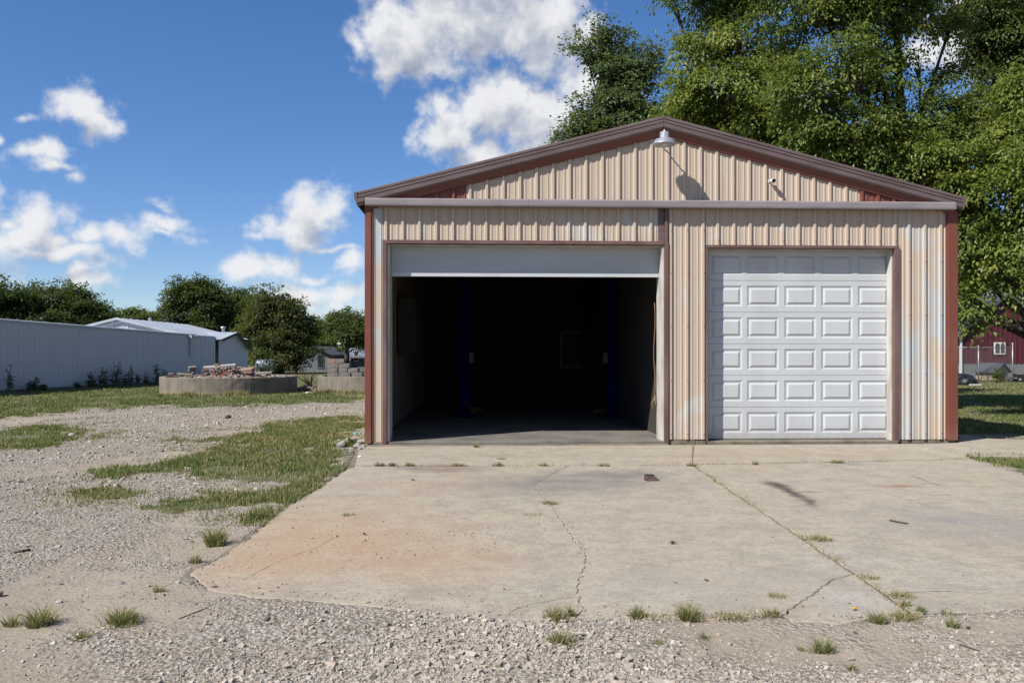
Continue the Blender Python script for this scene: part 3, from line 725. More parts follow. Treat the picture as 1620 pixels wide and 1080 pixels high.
# sliding door rail across the front
zr0, zr1 = ZB-0.072, ZB+0.068
RPF = [(0.0, zr0+0.012), (0.15, zr0), (0.172, zr0+0.005), (0.178, zr0+0.03), (0.172, zr1-0.03), (0.14, zr1-0.004), (0.0, zr1+0.004)]
for a, b in ((U(577.5, .17), U(836, .17)), (U(836, .17)+0.003, U(1215, .17)), (U(1215, .17)+0.003, U(1513, .17))):
    MB().prism(RPF, lambda w, z: L(a, w, z), lambda w, z: L(b, w, z)).build('door_rail', RAIL, gar_o, 0.004)
# corner trims
def corner(u0, u1, z0, z1, s):
    mb = MB(); mb.box(u0, u1, -0.045, 0.10, z0, z1)
    o = mb.build('corner_trim', TRIMR, gar_o, 0.006)
    MB().box(u0+0.012 if s < 0 else u0-0.025, u1+0.028 if s < 0 else u1-0.02, -0.030, 0.05, z0+0.02, z1-0.01).build('trim_flange', TRIMR, gar_o, 0.003)
corner(U(577.5), U(587.5), 0.07, ZB-0.065, -1)
corner(U(1497.5), U(1513.5), 0.085, ZB-0.065, 1)
# left (open) bay trims
uA, uB = U(605.5), U(1047)
MB().box(uA, uB+0.03, -0.046, 0.10, ZH-0.055, ZH+0.006).build('header_trim', BROWN, gar_o, 0.004)
MB().box(uA, U(612), -0.046, 0.10, 0.04, ZH-0.057).build('jamb_trim', BROWN, gar_o, 0.004)
MB().box(U(1050.5), U(1057)-0.002, -0.052, 0.10, 0.04, ZH-0.02).build('jamb_trim', BROWN, gar_o, 0.004)
MB().box(U(1051), U(1055.5), -0.048, 0.02, ZH-0.018, ZB-0.07).build('jamb_trim', BROWN, gar_o, 0.004)
MB().box(U(1041), U(1050.5), -0.012, 0.02, ZH+0.008, ZB-0.07).build('trim_plate', FASC, gar_o)
MB().box(U(612)+0.002, U(612)+0.045, 0.005, 0.42, 0.065, ZH-0.06).build('side_jamb', JAMBW, gar_o, 0.004)
MB().box(U(1047), U(1050.5)-0.002, -0.015, 0.42, 0.065, ZH-0.06).build('side_jamb', JAMBW, gar_o, 0.004)
MB().box(U(612)+0.05, U(1047)-0.003, 0.02, 0.30, ZH-0.075, ZH-0.062).build('head_jamb', JAMBW, gar_o, 0.003)
MB().box(U(606), U(1050), 0.12, 0.30, ZH-0.06, ZB).build('header_beam', JAMBW, gar_o)
# right bay trims
REC = 0.19
uC, uD = U(1116), U(1421)
MB().box(uC-0.002, uD, -0.045, 0.15, ZD-0.045, ZD+0.004).build('header_trim', BROWN, gar_o, 0.004)
MB().box(uC, U(1119), -0.045, 0.17, 0.07, ZD-0.047).build('jamb_trim', BROWN, gar_o, 0.004)
MB().box(U(1413.5), uD, -0.045, 0.165, 0.06, ZD-0.047).build('jamb_trim', BROWN, gar_o, 0.004)
MB().box(U(1410.8), U(1413.5)-0.002, 0.03, REC-0.002, 0.075, ZD-0.05).build('side_jamb', JAMBW, gar_o, 0.003)
MB().box(uC, uD, REC-0.01, REC+0.12, ZD-0.02, ZB).build('header_beam', JAMBW, gar_o)
MB().box(U(1119)+0.002, U(1410.8)-0.002, 0.05, REC-0.012, ZD-0.058, ZD-0.047).build('head_jamb', JAMBW, gar_o)

# closed sectional door with raised panels: garage > garage_door > door_section / raised_panel
dU0, dU1 = U(1117.5, -REC), U(1414, -REC); dZ0, dZ1 = 0.105, ZD-0.03
door = MB().box(dU0, dU1, REC+0.012, REC+0.05, dZ0, dZ1).build('garage_door', DOORG, gar_o)
door['label'] = 'closed white raised-panel garage door'
NR, NC = 6, 5
sh = (dZ1-dZ0)/NR
pc = [U(px, -REC) for px in (1149, 1207, 1266, 1324, 1382)]
PW_, PH_ = 0.548, 0.352
bm_ = MB()                                             # one raised panel: groove, slope, field
def rect(hw, hh, w): return [(-hw, -w, -hh), (hw, -w, -hh), (hw, -w, hh), (-hw, -w, hh)]
rings = [rect(PW_/2, PH_/2, 0.0), rect(PW_/2-0.030, PH_/2-0.030, -0.014), rect(PW_/2-0.036, PH_/2-0.036, -0.014), rect(PW_/2-0.072, PH_/2-0.072, 0.004), rect(PW_/2-0.075, PH_/2-0.075, 0.004)]
vs = [p for r in rings for p in r]; fs = []
for r in range(4): fs += [(r*4+k, r*4+(k+1) % 4, r*4+4+(k+1) % 4, r*4+4+k) for k in range(4)]
fs.append((16, 17, 18, 19)); bm_.add(vs, fs)
panel_me = bm_.mesh('raised_panel', DOORW)
for r in range(NR):
    z0 = dZ0+r*sh+0.004; z1 = dZ0+(r+1)*sh-0.004; zc = (z0+z1)/2+0.005
    us = [dU0]; 
    for c in pc: us += [c-PW_/2, c+PW_/2]
    us.append(dU1)
    zs = [z0, zc-PH_/2, zc+PH_/2, z1]
    mb = MB(); wob = random.uniform(-0.0015, 0.0015)
    for i in range(len(us)-1):
        for j in range(3):
            if j == 1 and i % 2 == 1: continue
            mb.add([L(us[i], -REC, zs[j]), L(us[i+1], -REC, zs[j]), L(us[i+1], -REC, zs[j+1]), L(us[i], -REC, zs[j+1])], [(0, 1, 2, 3)])
    for zA, zBk in ((z0, z0-0.003), (z1, z1+0.003)):          # turned edges into the seam
        mb.add([L(dU0, -REC, zA), L(dU1, -REC, zA), L(dU1, -REC-0.011, zBk), L(dU0, -REC-0.011, zBk)], [(0, 1, 2, 3)])
    sec = mb.build('door_section', DOORW, door)
    for c in pc:
        link('raised_panel', panel_me, door, (c, REC, zc), (random.uniform(-0.004, 0.004), 0, 0))
MB().box(dU0, dU1, REC-0.004, REC+0.03, dZ0-0.03, dZ0+0.003).build('bottom_seal', SEAL, door)
MB().box(U(1118.5, -.16), U(1120, -.16), REC-0.03, REC-0.001, ZF(1119, 570), ZF(1119, 556)).build('handle', WHITEP, door)
MB().box(U(1411, -.1), U(1413.5, -.1), 0.02, 0.045, ZF(1412, 609), ZF(1412, 604)).build('latch', GALV, door)

# open sectional door: lowest section hangs in the opening, the rest lies on the ceiling tracks
R2 = 0.24
oZ1 = ZH-0.06; oZ0 = ZF(830, 437.5, -R2); ou0, ou1 = U(612)+0.05, U(1047)-0.003
od = MB().box(ou0, ou1, R2, R2+0.045, oZ0+0.012, oZ1).build('garage_door', DOORG, gar_o)
od['label'] = 'plain white garage door rolled up, only its lower edge showing'
MB().box(ou0, ou1, R2-0.012, R2+0.05, oZ0-0.004, oZ0+0.07).build('bottom_rail', DOORW, od, 0.004)
for k in range(4): MB().box(ou0, ou1, R2+0.4+k*0.6, R2+0.98+k*0.6, oZ1+0.02, oZ1+0.06).build('door_section', DOORG, od)
for u in (ou0+0.03, ou1-0.03):
    MB().box(u-0.03, u+0.03, R2+0.3, R2+3.0, oZ1-0.02, oZ1+0.015).build('door_track', GALV, od)
# foundation, floor, walls behind
ZFL = 0.095
fl = MB().box(U(579)+0.05, U(1050)+0.02, -0.02, 12.0, -0.1, ZFL); fl.build('garage_floor', FLOORC, gar_o, 0.012)
MB().box(U(1050)+0.03, 7.3, 0.19, 12.0, -0.1, ZFL).build('garage_floor', FLOORC, gar_o)
MB().box(-2.5, U(1056), -0.115, -0.024, -0.08, 0.052).build('sill_step', CURBC, gar_o, 0.012)
MB().box(U(1118)+0.005, U(1419), -0.05, 0.188, -0.08, 0.085).build('sill_step', CURBC, gar_o, 0.012)
def fblock(u0, u1, z1, w=0.0): MB().box(u0, u1, -w, 0.25, -0.1, z1).build('foundation_block', CURBC, gar_o, 0.01)
fblock(U(581), U(592), 0.075, -0.015); fblock(U(597), U(612)-0.002, 0.082, 0.022); fblock(U(1058), U(1100), 0.105, 0.012); fblock(U(1100)+0.006, U(1117), 0.095, 0.018); fblock(U(1421), U(1512), 0.09, 0.0)
uLw, uRw = U(579)+0.02, U(1513)-0.02
tfL = lambda u, w, z: L(uLw+0.1+w, -u, z); tfR = lambda u, w, z: L(uRw-w, -u, z)
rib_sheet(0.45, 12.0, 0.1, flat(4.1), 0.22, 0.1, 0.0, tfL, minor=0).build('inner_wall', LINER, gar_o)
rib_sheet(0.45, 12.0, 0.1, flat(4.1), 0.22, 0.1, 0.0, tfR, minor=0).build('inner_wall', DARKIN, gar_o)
rib_sheet(0.1, 12.0, -0.06, flat(4.2), PITCH, 0.1, 0.0, lambda u, w, z: L(uLw-w+0.03, -u, z)).build('side_wall', BEIGE, gar_o)
rib_sheet(0.1, 12.0, -0.06, flat(4.2), PITCH, 0.1, 0.0, lambda u, w, z: L(uRw+w+0.02, -u, z)).build('side_wall', BEIGE, gar_o)
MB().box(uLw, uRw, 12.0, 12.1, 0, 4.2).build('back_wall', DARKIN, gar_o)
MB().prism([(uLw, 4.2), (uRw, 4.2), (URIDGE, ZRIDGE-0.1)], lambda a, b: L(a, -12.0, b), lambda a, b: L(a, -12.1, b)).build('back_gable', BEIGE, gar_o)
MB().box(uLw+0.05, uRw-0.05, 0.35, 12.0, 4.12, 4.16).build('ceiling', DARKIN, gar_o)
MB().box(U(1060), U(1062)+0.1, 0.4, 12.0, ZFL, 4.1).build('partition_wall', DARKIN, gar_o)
def wz(px, py, y): return H+(HY-py)/F*y
yb = D+11.9
wx0, wx1 = [(px-CX)/F*yb for px in (910, 984)]
ww = MB().box(wx0-0.02, wx1+0.02, 11.90, 11.99, wz(0, 582, yb), wz(0, 524, yb)).build('back_window', simple('dim_window_frame', (0.16, 0.16, 0.155), None, 3, 0.6), gar_o)
for a, b in ((0.05, 0.48), (0.53, 0.95)):
    MB().box(wx0+(wx1-wx0)*a, wx0+(wx1-wx0)*b, 11.87, 11.895, wz(0, 579, yb), wz(0, 527, yb)).build('pane', PANE, ww)

# things in and on the garage
def lift(px, label, s):
    yy = 18.9
    x = (px-CX)/F*yy; e = empty('lift_post', (x, yy, ZFL), 0)
    tag(e, label, 'lift post', 'blue two-post car lift inside the garage')
    mb = MB(); mb.box(-0.11, 0.11, -0.02, 0.16, 0.02, 3.3); mb.build('column', BLUE, e, 0.006)
    for q in (-0.09, 0.09): MB().box(q-0.02, q+0.02, -0.07, -0.02, 0.02, 3.25).build('column_flange', BLUE, e, 0.004)
    MB().box(-0.2, 0.2, -0.22, 0.25, 0, 0.02).build('base_plate', BLUE, e)
    MB().box(-0.13, 0.13, -0.12, -0.075, 0.25, 0.75).build('carriage', BLUE, e, 0.005)
    for k in (-1, 1): MB().tube([(s*0.05, -0.1, 0.22), (s*0.35+k*0.1, -0.15+k*0.25, 0.15)], 0.045, 6).build('lift_arm', YELL, e)
    MB().box(-0.05+s*0.16, 0.05+s*0.16, -0.09, 0.0, 1.25, 1.5).build('control_box', simple('box_'+str(px), (0.11, 0.105, 0.09), None, 4, 0.6), e, 0.004)
    return e
lift(735, 'left blue lift post standing in the dark open bay', 1)
lift(968, 'right blue lift post in front of the back window', -1)
e = empty('wall_cabinet', gar(uLw+0.3, -4.2, 1.55), ANG); tag(e, 'dark cabinet on the left inside wall of the open bay', 'cabinet')
MB().box(-0.14, 0.2, -0.8, 0.8, 0, 1.15).build('body', DARKIN, e, 0.01)
for k in (-1, 1): MB().box(0.2, 0.22, -0.78 if k < 0 else 0.01, -0.01 if k < 0 else 0.78, 0.02, 1.13).build('door', DARKIN, e, 0.004)
pr = []
for i in range(14):
    t = i/13; pr.append(gar(U(1042.5)+0.012*math.sin(t*9), -0.36, 2.42-1.62*t))
rope = empty('pull_rope', pr[-1]); tag(rope, 'thin brown pull rope hanging beside the right jamb of the open bay', 'rope')
MB().tube([Vector(p)-pr[-1] for p in pr], 0.006, 5).build('cord', ROPE, rope)
MB().tube([(0, 0, 0), (-0.05, 0, -0.1), (-0.03, 0, -0.17), (0.02, 0, -0.12), (0.0, 0, 0.04)], [0.012, 0.014, 0.016, 0.014, 0.01], 6).build('knot', ROPE, rope)

lw = 0.44
lc = gar(U(1051, lw), lw, ZF(1051, 229, lw))
lamp = empty('barn_lamp', lc, ANG); tag(lamp, 'round galvanised barn lamp on a straight arm under the gable peak', 'lamp')
MB().lathe([(0.06, 0.205), (0.072, 0.20), (0.074, 0.11), (0.082, 0.105), (0.135, 0.085), (0.160, 0.07), (0.185, 0.008), (0.192, 0.0), (0.188, -0.004), (0.180, 0.006), (0.155, 0.064), (0.08, 0.095)], n=40).build('shade', GALV, lamp)
MB().lathe([(0.0, 0.212), (0.03, 0.212), (0.06, 0.205)], n=24).build('shade_cap', GALV, lamp)
MB().lathe([(0.0, 0.25), (0.010, 0.248), (0.012, 0.212)], n=10).build('finial', GALV, lamp)
MB().lathe([(0.02, 0.10), (0.03, 0.07), (0.048, 0.03), (0.045, 0.0), (0.028, -0.016), (0.0, -0.022)], n=20).build('bulb', BULB, lamp)
MB().tube([(-0.0, 0.05, 0.16), (0.0, lw-0.02, 0.16)], 0.012, 8).build('arm', GALV, lamp)
MB().lathe([(0.0, 0.02), (0.04, 0.02), (0.045, 0.0)], (0, lw-0.008, 0.16), 14, Matrix.Rotation(math.radians(90), 3, 'X')).build('wall_plate', GALV, lamp)
cc = gar(U(1222.5, .12), 0.12, ZF(1222.5, 286, .12))
cm = empty('security_camera', cc, ANG); tag(cm, 'small white bullet security camera on the gable, right of the lamp', 'camera')
R_ = Matrix.Rotation(math.radians(100), 3, 'X') @ Matrix.Rotation(math.radians(0), 3, 'Z')
MB().lathe([(0.0, -0.075), (0.03, -0.07), (0.034, -0.06), (0.036, 0.05), (0.033, 0.055)], n=20, mtx=R_).build('housing', WHITEP, cm)
MB().lathe([(0.033, 0.054), (0.028, 0.050), (0.0, 0.050)], n=20, mtx=R_).build('lens', BLACKP, cm)
MB().tube([(0.0, 0.05, 0.0), (-0.02, 0.09, 0.01), (-0.025, 0.115, 0.01)], 0.012, 8).build('bracket', WHITEP, cm)
MB().tube([(-0.025, 0.108, 0.01), (-0.025, 0.12, 0.01)], 0.03, 12).build('mount', WHITEP, cm)

# ------------------------------------------------------------------ buildings behind
def wall_x(y): return -20.5+0.137*(y-32.8)
wb = empty('metal_shed', (wall_x(32.8), 32.8, 0)); tag(wb, 'long low white metal shed with a ribbed wall along the left', 'shed')
def wl(s, w, z):                                    # s metres along wall from y=24, w outwards (+x)
    y = 24+s*0.9907; x = wall_x(y); return (x+w*0.99-wall_x(32.8), y-w*0.136-32.8, z)
ZE0, ZE1 = 2.97, 2.70
def zeave(s): return ZE0-(ZE0-ZE1)*(s-8.9)/17.5
for k in range(29):
    a, b = k*0.915, (k+1)*0.915-0.004
    if a > 26.3: break
    rib_sheet(a, min(b, 26.3), 0.12, lambda u: zeave(u)-0.03, 0.305, 0.15, 0.002*(k % 2), wl, (0.04, 0.02, 0.024), 0.006, 0.7, 0.004, k+200).build('wall_sheet', WBW, wb)
MB().prism([(-0.06, -0.08), (0.06, -0.08), (0.06, 0.0), (-0.06, 0.03)], lambda a, b: wl(0, a, zeave(0)+b), lambda a, b: wl(24, a, zeave(24)+b)).build('eave_trim', WROOF, wb)
MB().add([wl(0, 0, zeave(0)), wl(24, 0, zeave(24)), wl(24, -9, zeave(24)-0.9), wl(0, -9, zeave(0)-0.9)], [(0, 1, 2, 3)]).build('flat_roof', WROOF, wb)
MB().prism([(-0.25, 0), (0.012, 0), (0.012, 0.118), (-0.25, 0.118)], lambda a, b: wl(0, a, b), lambda a, b: wl(33.2, a, b)).build('footing', SEAL, wb)
MB().add([wl(0, 0, 0.1), wl(0, -9, 0.1), wl(0, -9, 2.0), wl(0, 0, 2.9)], [(0, 1, 2, 3)]).build('end_wall', WBW, wb)
ox, oy = wall_x(32.8), 32.8
def rel(p): return (p[0]-ox, p[1]-oy, p[2])
# taller gable-roofed part behind
gy0, gy1 = 47.0, 57.0; xr, xe, xl = -22.6, wall_x(47.5)+0.05, -26.6; zp, ze = 3.66, 2.66
MB().add([rel((xl, gy0, 1.5)), rel((xe, gy0, 1.5)), rel((xe, gy0, ze)), rel((xr, gy0, zp)), rel((xl, gy0, ze))], [(0, 1, 2, 3, 4)]).build('gable_wall', WROOF, wb)
for k in range(9):
    x = xl+0.3+k*0.85
    if x > xe-0.2: break
    zt = zp-(zp-ze)*abs(x-xr)/(4.0)
    MB().box(x-ox-0.03, x-ox+0.03, gy0-oy-0.03, gy0-oy-0.002, 1.5, zt-0.06).build('gable_batten', WBW, wb)
for (xa, xb) in ((xe+0.15, xr), (xl-0.15, xr)):
    mb = MB(); n = 12
    vs = []
    for i in range(n*4+1):
        y = gy0-0.15+(gy1-gy0)*i/(n*4); h = 0.03 if i % 4 == 0 else 0.0
        vs += [rel((xa, y, ze-0.04+h)), rel((xr, y, zp+h))]
    mb.add(vs, [(2*i, 2*i+1, 2*i+3, 2*i+2) for i in range(n*4)]); mb.build('roof_slope', WROOF, wb)
for xa in (xe+0.15, xl-0.15):
    MB().prism([(0, 0.02), (0, -0.12), (-0.05, -0.12), (-0.05, 0.02)], lambda a, b: rel((xa, gy0-0.16+a, ze-0.03+b)), lambda a, b: rel((xr, gy0-0.16+a, zp+0.01+b))).build('rake_trim', WROOF, wb)
MB().lathe([(0.10, 0), (0.10, 0.25), (0.16, 0.27), (0.0, 0.42)], rel((-23.2, 52.5, 3.55)), 10).build('roof_vent', GALV, wb)
# small gabled end at the far corner
pts = [(50.4, 2.50), (52.4, 2.97), (54.3, 1.95)]
e3 = [(wall_x(y)+0.04-ox, y-oy, z) for y, z in pts]
MB().add([(e3[0][0], e3[0][1], 0.1), e3[0], e3[1], e3[2], (e3[2][0], e3[2][1], 0.1)], [(0, 4, 3, 2, 1)]).build('end_gable', WBW, wb)
for a, b in ((0, 1), (1, 2)):
    A_, B_ = Vector(e3[a]), Vector(e3[b]); mb = MB(); vs = []
    for i in range(17):
        h = 0.03 if i % 2 == 0 else 0.0; off = Vector((0.25-i*0.33, 0, h+0.02))
        dz = (B_-A_)*0.06
        vs += [A_+off-(dz if a == 0 else dz*0), B_+off+(dz if b == 2 else dz*0)]
    mb.add(vs, [(2*i, 2*i+1, 2*i+3, 2*i+2) for i in range(16)]).build('roof_slope', WROOF, wb)
    MB().prism([(0, 0.02), (0.0, -0.11), (0.05, -0.11), (0.05, 0.02)], lambda p, q: A_+Vector((0.24+p, 0, q)), lambda p, q: B_+Vector((0.24+p, 0, q))).build('rake_trim', HROOFD, wb)
MB().add([(e3[2][0], e3[2][1], 0.1), e3[2], (e3[2][0]-5, e3[2][1], e3[2][2]), (e3[2][0]-5, e3[2][1], 0.1)], [(0, 1, 2, 3)]).build('end_wall', WBW, wb)
MB().lathe([(0.11, -0.3), (0.11, 0.28), (0.17, 0.3), (0.17, 0.4), (0.0, 0.44)], (wall_x(53)-1.3-ox, 54-oy, 3.0), 10).build('chimney', GALV, wb)
MB().box(wl(5.6+8.9-5.5, 0, 0)[0]-0.02, wl(9, 0, 0)[0]+0.05, 4.0, 4.08, 1.55, 1.75).build('meter_box', SEAL, wb)

def ring(px0, px1, base_py, top_py, name, label, seed):
    yc = H*F/(base_py-HY); half = (px1-px0)/2/F*yc; cxp = (px0+px1)/2
    r = half*1.01; cy = yc+r*0.97; cx = (cxp-CX)/F*(yc+r*0.55)
    z1 = H-(top_py-HY)/F*yc
    n = 72; rr = random.Random(seed); vs = []; fs = []
    prof = [(r, -0.05), (r, z1*0.33), (r, z1*0.66), (r, z1-0.03), (r-0.02, z1), (r-0.2, z1), (r-0.22, z1-0.03), (r-0.22, 0.0)]
    for q, (a, z) in enumerate(prof):
        for k in range(n):
            t = 2*math.pi*k/n
            j = rr.uniform(-0.006, 0.006); dz = rr.uniform(-0.022, 0.008) if 3 <= q <= 6 else 0
            vs.append(((a+j)*math.cos(t), (a+j)*math.sin(t), z+dz))
    for q in range(len(prof)-1): fs += [(q*n+k, q*n+(k+1) % n, (q+1)*n+(k+1) % n, (q+1)*n+k) for k in range(n)]
    mb = MB(); mb.add(vs, fs); o = mb.build(name, RINGM, None, loc=(cx, cy, 0)); tag(o, label, 'concrete ring')
    return Vector((cx, cy, 0)), r, z1
c1, r1, zt1 = ring(238, 459, 625, 597, 'concrete_ring', 'round old concrete tank wall heaped with red brick rubble', 3)
c2, r2, zt2 = ring(492, 694, 622, 596, 'concrete_ring', 'round old concrete tank wall with a block stack, partly behind the garage', 5)

# ------------------------------------------------------------------ stones and rubble
ICO = None
def proto_stones(n, seed, flat=0.55):
    r = np.random.default_rng(seed); out = []
    base = np.array([[x, y, z] for z in (-1, 1) for y in (-1, 1) for x in (-1, 1)], float)*0.62
    for _ in range(n):
        v = base+r.uniform(-0.3, 0.3, base.shape)
        v[4:, :2] *= r.uniform(0.55, 0.95)
        v[:, 2] *= flat; v[:, 0] *= r.uniform(0.9, 1.35)
        out.append(v)
    return np.array(out)
CUBEF = np.array([(0, 2, 3, 1), (4, 5, 7, 6), (0, 1, 5, 4), (2, 6, 7, 3), (0, 4, 6, 2), (1, 3, 7, 5)])
def stone_mesh(name, pos, size, tint, mat, seed, tilt=0.35, protos=None):
    r = np.random.default_rng(seed); n = len(pos)
    pr = proto_stones(24, seed) if protos is None else protos
    v = pr[r.integers(0, len(pr), n)]*size[:, None, None]*0.5*r.uniform(0.75, 1.25, (n, 1, 3))
    a = r.uniform(0, 2*np.pi, n); ca, sa = np.cos(a)[:, None], np.sin(a)[:, None]
    tx = r.normal(0, tilt, n); ct, st = np.cos(tx)[:, None], np.sin(tx)[:, None]
    y, z = v[:, :, 1]*ct-v[:, :, 2]*st, v[:, :, 1]*st+v[:, :, 2]*ct
    x = v[:, :, 0]
    X_, Y_ = x*ca-y*sa, x*sa+y*ca
    V = np.stack([X_, Y_, z], 2)+pos[:, None, :]
    Fc = (np.arange(n)[:, None, None]*8+CUBEF[None]).reshape(-1, 4)
    return npmesh(name, V.reshape(-1, 3), Fc, mat, np.repeat(tint, 8))
def scatter(n, x0, x1, y0, y1, dens):
    """Rejection sampling; more samples per m2 close to the camera."""
    t = rng.random(n); y = 1/(1/y0+(1/y1-1/y0)*t)
    x = rng.uniform(x0, x1, n)*1.0
    return x, y
# near gravel
def near_points(n):
    y = 3.3/(1-rng.random(n)*(1-3.3/15.5)); hw = y*0.66+1.6
    x = rng.uniform(-1, 1, n)*hw; return x, y
x, y = near_points(260000)
g0, v0, s0 = masks(x, y)
cl_ = fbm(x*2.2, y*2.2, 3)
keep = (s0 < 0.0) & (rng.random(len(x)) < np.clip((v0-0.16)*1.25, 0.2, 1)*(1-0.85*np.clip(g0, 0, 1))*np.clip((cl_-0.28)*3.2, 0.2, 1)) & (polysd(GARFOOT, x, y) < -0.05)
x, y, v0 = x[keep], y[keep], v0[keep]
size = np.clip(rng.lognormal(math.log(0.0118), 0.52, len(x)), 0.005, 0.055)*(0.5+0.65*v0)*np.where((s0[keep] < -0.9) & (x < -0.4), 0.85, 1.0)
pos = np.stack([x, y, gz(x, y)+size*0.12], 1)
tint = np.clip(rng.beta(2.4, 2.2, len(x)), 0, 1)
o = link('gravel', stone_mesh('gravel', pos, size, tint, STONE, 21)); tag(o, 'loose grey crushed gravel spread over the dirt', 'gravel', kind='stuff')
print('gravel stones', len(x))
# gravel spilled on the slab edges, grit on the slab
x, y = near_points(60000); s0 = polysd(SLAB, x, y)
p_in = np.where(y < 6.6, np.exp(-np.clip(s0, 0, 9)/0.10)*0.9, np.exp(-np.clip(s0, 0, 9)/0.12)*0.4*(x < 0))+0.045*(fbm(x*0.8, y*0.8, 3) > 0.45)
gx_, gy_ = G(720, 860); p_in = p_in+0.5*np.exp(-(((x-gx_)/0.75)**2+((y-gy_)/0.7)**2))*(fbm(x*2, y*2, 3) > 0.42)
p_in = np.where((x > 1.2) & (y < 6.6), p_in*0.35, p_in)
keep = (s0 > 0) & (rng.random(len(x)) < p_in) & (y < 13.2)
x, y = x[keep], y[keep]
size = np.clip(rng.lognormal(math.log(0.010), 0.45, len(x)), 0.004, 0.03)
o = link('grit', stone_mesh('grit', np.stack([x, y, np.full(len(x), ZS)+size*0.2], 1), size, rng.beta(1.2, 3.0, len(x)), STONE, 22)); tag(o, 'small grit and pebbles scattered over the driveway slabs', 'gravel', kind='stuff')
# coarser lane gravel farther left
n = 26000
y = rng.uniform(9, 26, n); x = rng.uniform(-16, -1.5, n)
g0, v0, s0 = masks(x, y); keep = (s0 < 0) & (rng.random(n) < np.clip((v0-0.3)*1.2, 0.0, 1)*(1-np.clip(g0, 0, 1))) & (polysd(GARFOOT, x, y) < -0.05)
x, y = x[keep], y[keep]; size = np.clip(rng.lognormal(math.log(0.034), 0.45, len(x)), 0.012, 0.14)
o = link('gravel', stone_mesh('lane_gravel', np.stack([x, y, gz(x, y)+size*0.12], 1), size, rng.beta(2.6, 2.0, len(x)), STONE, 23)); tag(o, 'pale coarse gravel of the lane left of the garage', 'gravel', kind='stuff')

def rock(px, py, size_px, label, mat=ROCKM, group=None, flat=0.6, base=0.0, name='rock', seed=None):
    x, y = G(px, py, base); s = size_px/F*y
    r = random.Random(seed if seed is not None else int(px*7+py)); bm = bmesh.new()
    bmesh.ops.create_icosphere(bm, subdivisions=2, radius=0.5)
    k = [Vector((r.uniform(-1, 1), r.uniform(-1, 1), r.uniform(-1, 1))).normalized() for _ in range(7)]
    for v in bm.verts:
        for d in k:
            t = v.co.dot(d)
            if t > 0.33: v.co -= d*(t-0.33)*0.9
        v.co = Vector((v.co.x*r.uniform(0.97, 1.03), v.co.y*0.8, v.co.z*flat))*s*1.15
    me = bpy.data.meshes.new(name); bm.to_mesh(me); bm.free(); me.materials.append(mat)
    z = float(gz(np.array([x]), np.array([y]))[0]) if base == 0 else base
    o = link(name, me, None, (x, y, max(z, base)+s*flat*0.28), (0, 0, r.uniform(0, 6)))
    return tag(o, label, 'rock', group)
rock(276, 701, 10, 'grey rock on the gravel lane just above the long grass strip', seed=5)
rock(361, 661, 11, 'brown clod lying on the far part of the gravel lane', RUSTM, seed=3)
rock(-1, 941, 15, 'pinkish rock at the left edge of the gravel', ROCKP, seed=8)
rock(113, 690, 11, 'pale rock beside the left grass patch', seed=4)
rock(192, 927, 15, 'flat dark-edged stone on bare dirt above the grass tufts', BLOCKM, flat=0.3, seed=2)
rock(283, 928, 9, 'small white stone near the left front corner of the slab', ROCKM, seed=6)
rock(94, 953, 10, 'small white stone on the gravel at lower left', seed=12)
rock(325, 994, 8, 'lone pebble at the tip of the thin twig', seed=14)
rock(422, 988, 14, 'brown stone at the left edge of the dense gravel', BLOCKM, seed=15)
rock(776, 989, 14, 'rounded stone by the gravel just below the slab front', BLOCKM, seed=16)
rock(1262, 975, 10, 'black stone at the foot of the broken slab corner', BLACKP, seed=17)
for i, (a, b, c) in enumerate(((542, 706, 24), (566, 708, 20), (575, 710, 16), (563, 698, 22), (573, 701, 18), (553, 697, 14), (528, 703, 12), (556, 714, 10), (569, 714, 12))):
    rock(a, b, c*0.85, 'pale broken stone heaped at the left foot of the garage', ROCKD, 'pale broken stones at the garage corner', 0.6, seed=40+i)
rock(569, 723, 8, 'white chip of stone on the apron edge below the stone heap', WHITEP, flat=0.4, seed=60, base=ZS)

def in_ring(c, r, n, zb, hfun, smin, smax, seed, name, label, pr=None):
    q = np.random.default_rng(seed); a = q.uniform(0, 2*np.pi, n); d = np.sqrt(q.random(n))*(r-0.3)
    x, y = c.x+d*np.cos(a), c.y+d*np.sin(a); z = zb+hfun(x-c.x, y-c.y)
    sz = q.uniform(smin, smax, n)
    t = np.where(q.random(n) < 0.3, q.uniform(0, 0.35, n), q.uniform(0.45, 1, n))
    o = link(name, stone_mesh(name, np.stack([x, y, z], 1), sz, t, RUBB, seed, 0.6)); tag(o, label, 'rubble', kind='stuff')
hf = lambda x, y: 0.44*np.exp(-(((x-0.25)/1.2)**2+(y/1.6)**2))+0.10*fbm(x*2, y*2, 2)-0.05
in_ring(c1, r1, 1500, zt1-0.12, hf, 0.07, 0.22, 61, 'rubble', 'broken red brick and concrete rubble heaped inside the left concrete ring')
in_ring(c2, r2, 260, zt2-0.22, lambda x, y: 0.05*fbm(x*2, y*2, 2), 0.07, 0.2, 62, 'rubble', 'low rubble lying inside the right concrete ring')
def chunk(px, py, depth, dims, rz, tilt, mat, name, label, cat, group=None):
    p = W(px, py, depth); mb = MB()
    r = random.Random(int(px*13+py)); a, b, c = dims
    mb.box(-a/2, a/2, -b/2, b/2, -c/2, c/2)
    mb.v = [(v[0]+r.uniform(-.02, .02)*a, v[1]+r.uniform(-.03, .03)*b, v[2]+r.uniform(-.06, .06)*c) for v in mb.v]
    o = mb.build(name, mat, None, min(a, b, c)*0.08, p, (tilt, r.uniform(-0.1, 0.1), rz)); return tag(o, label, cat, group)
yc = c1.y-0.6
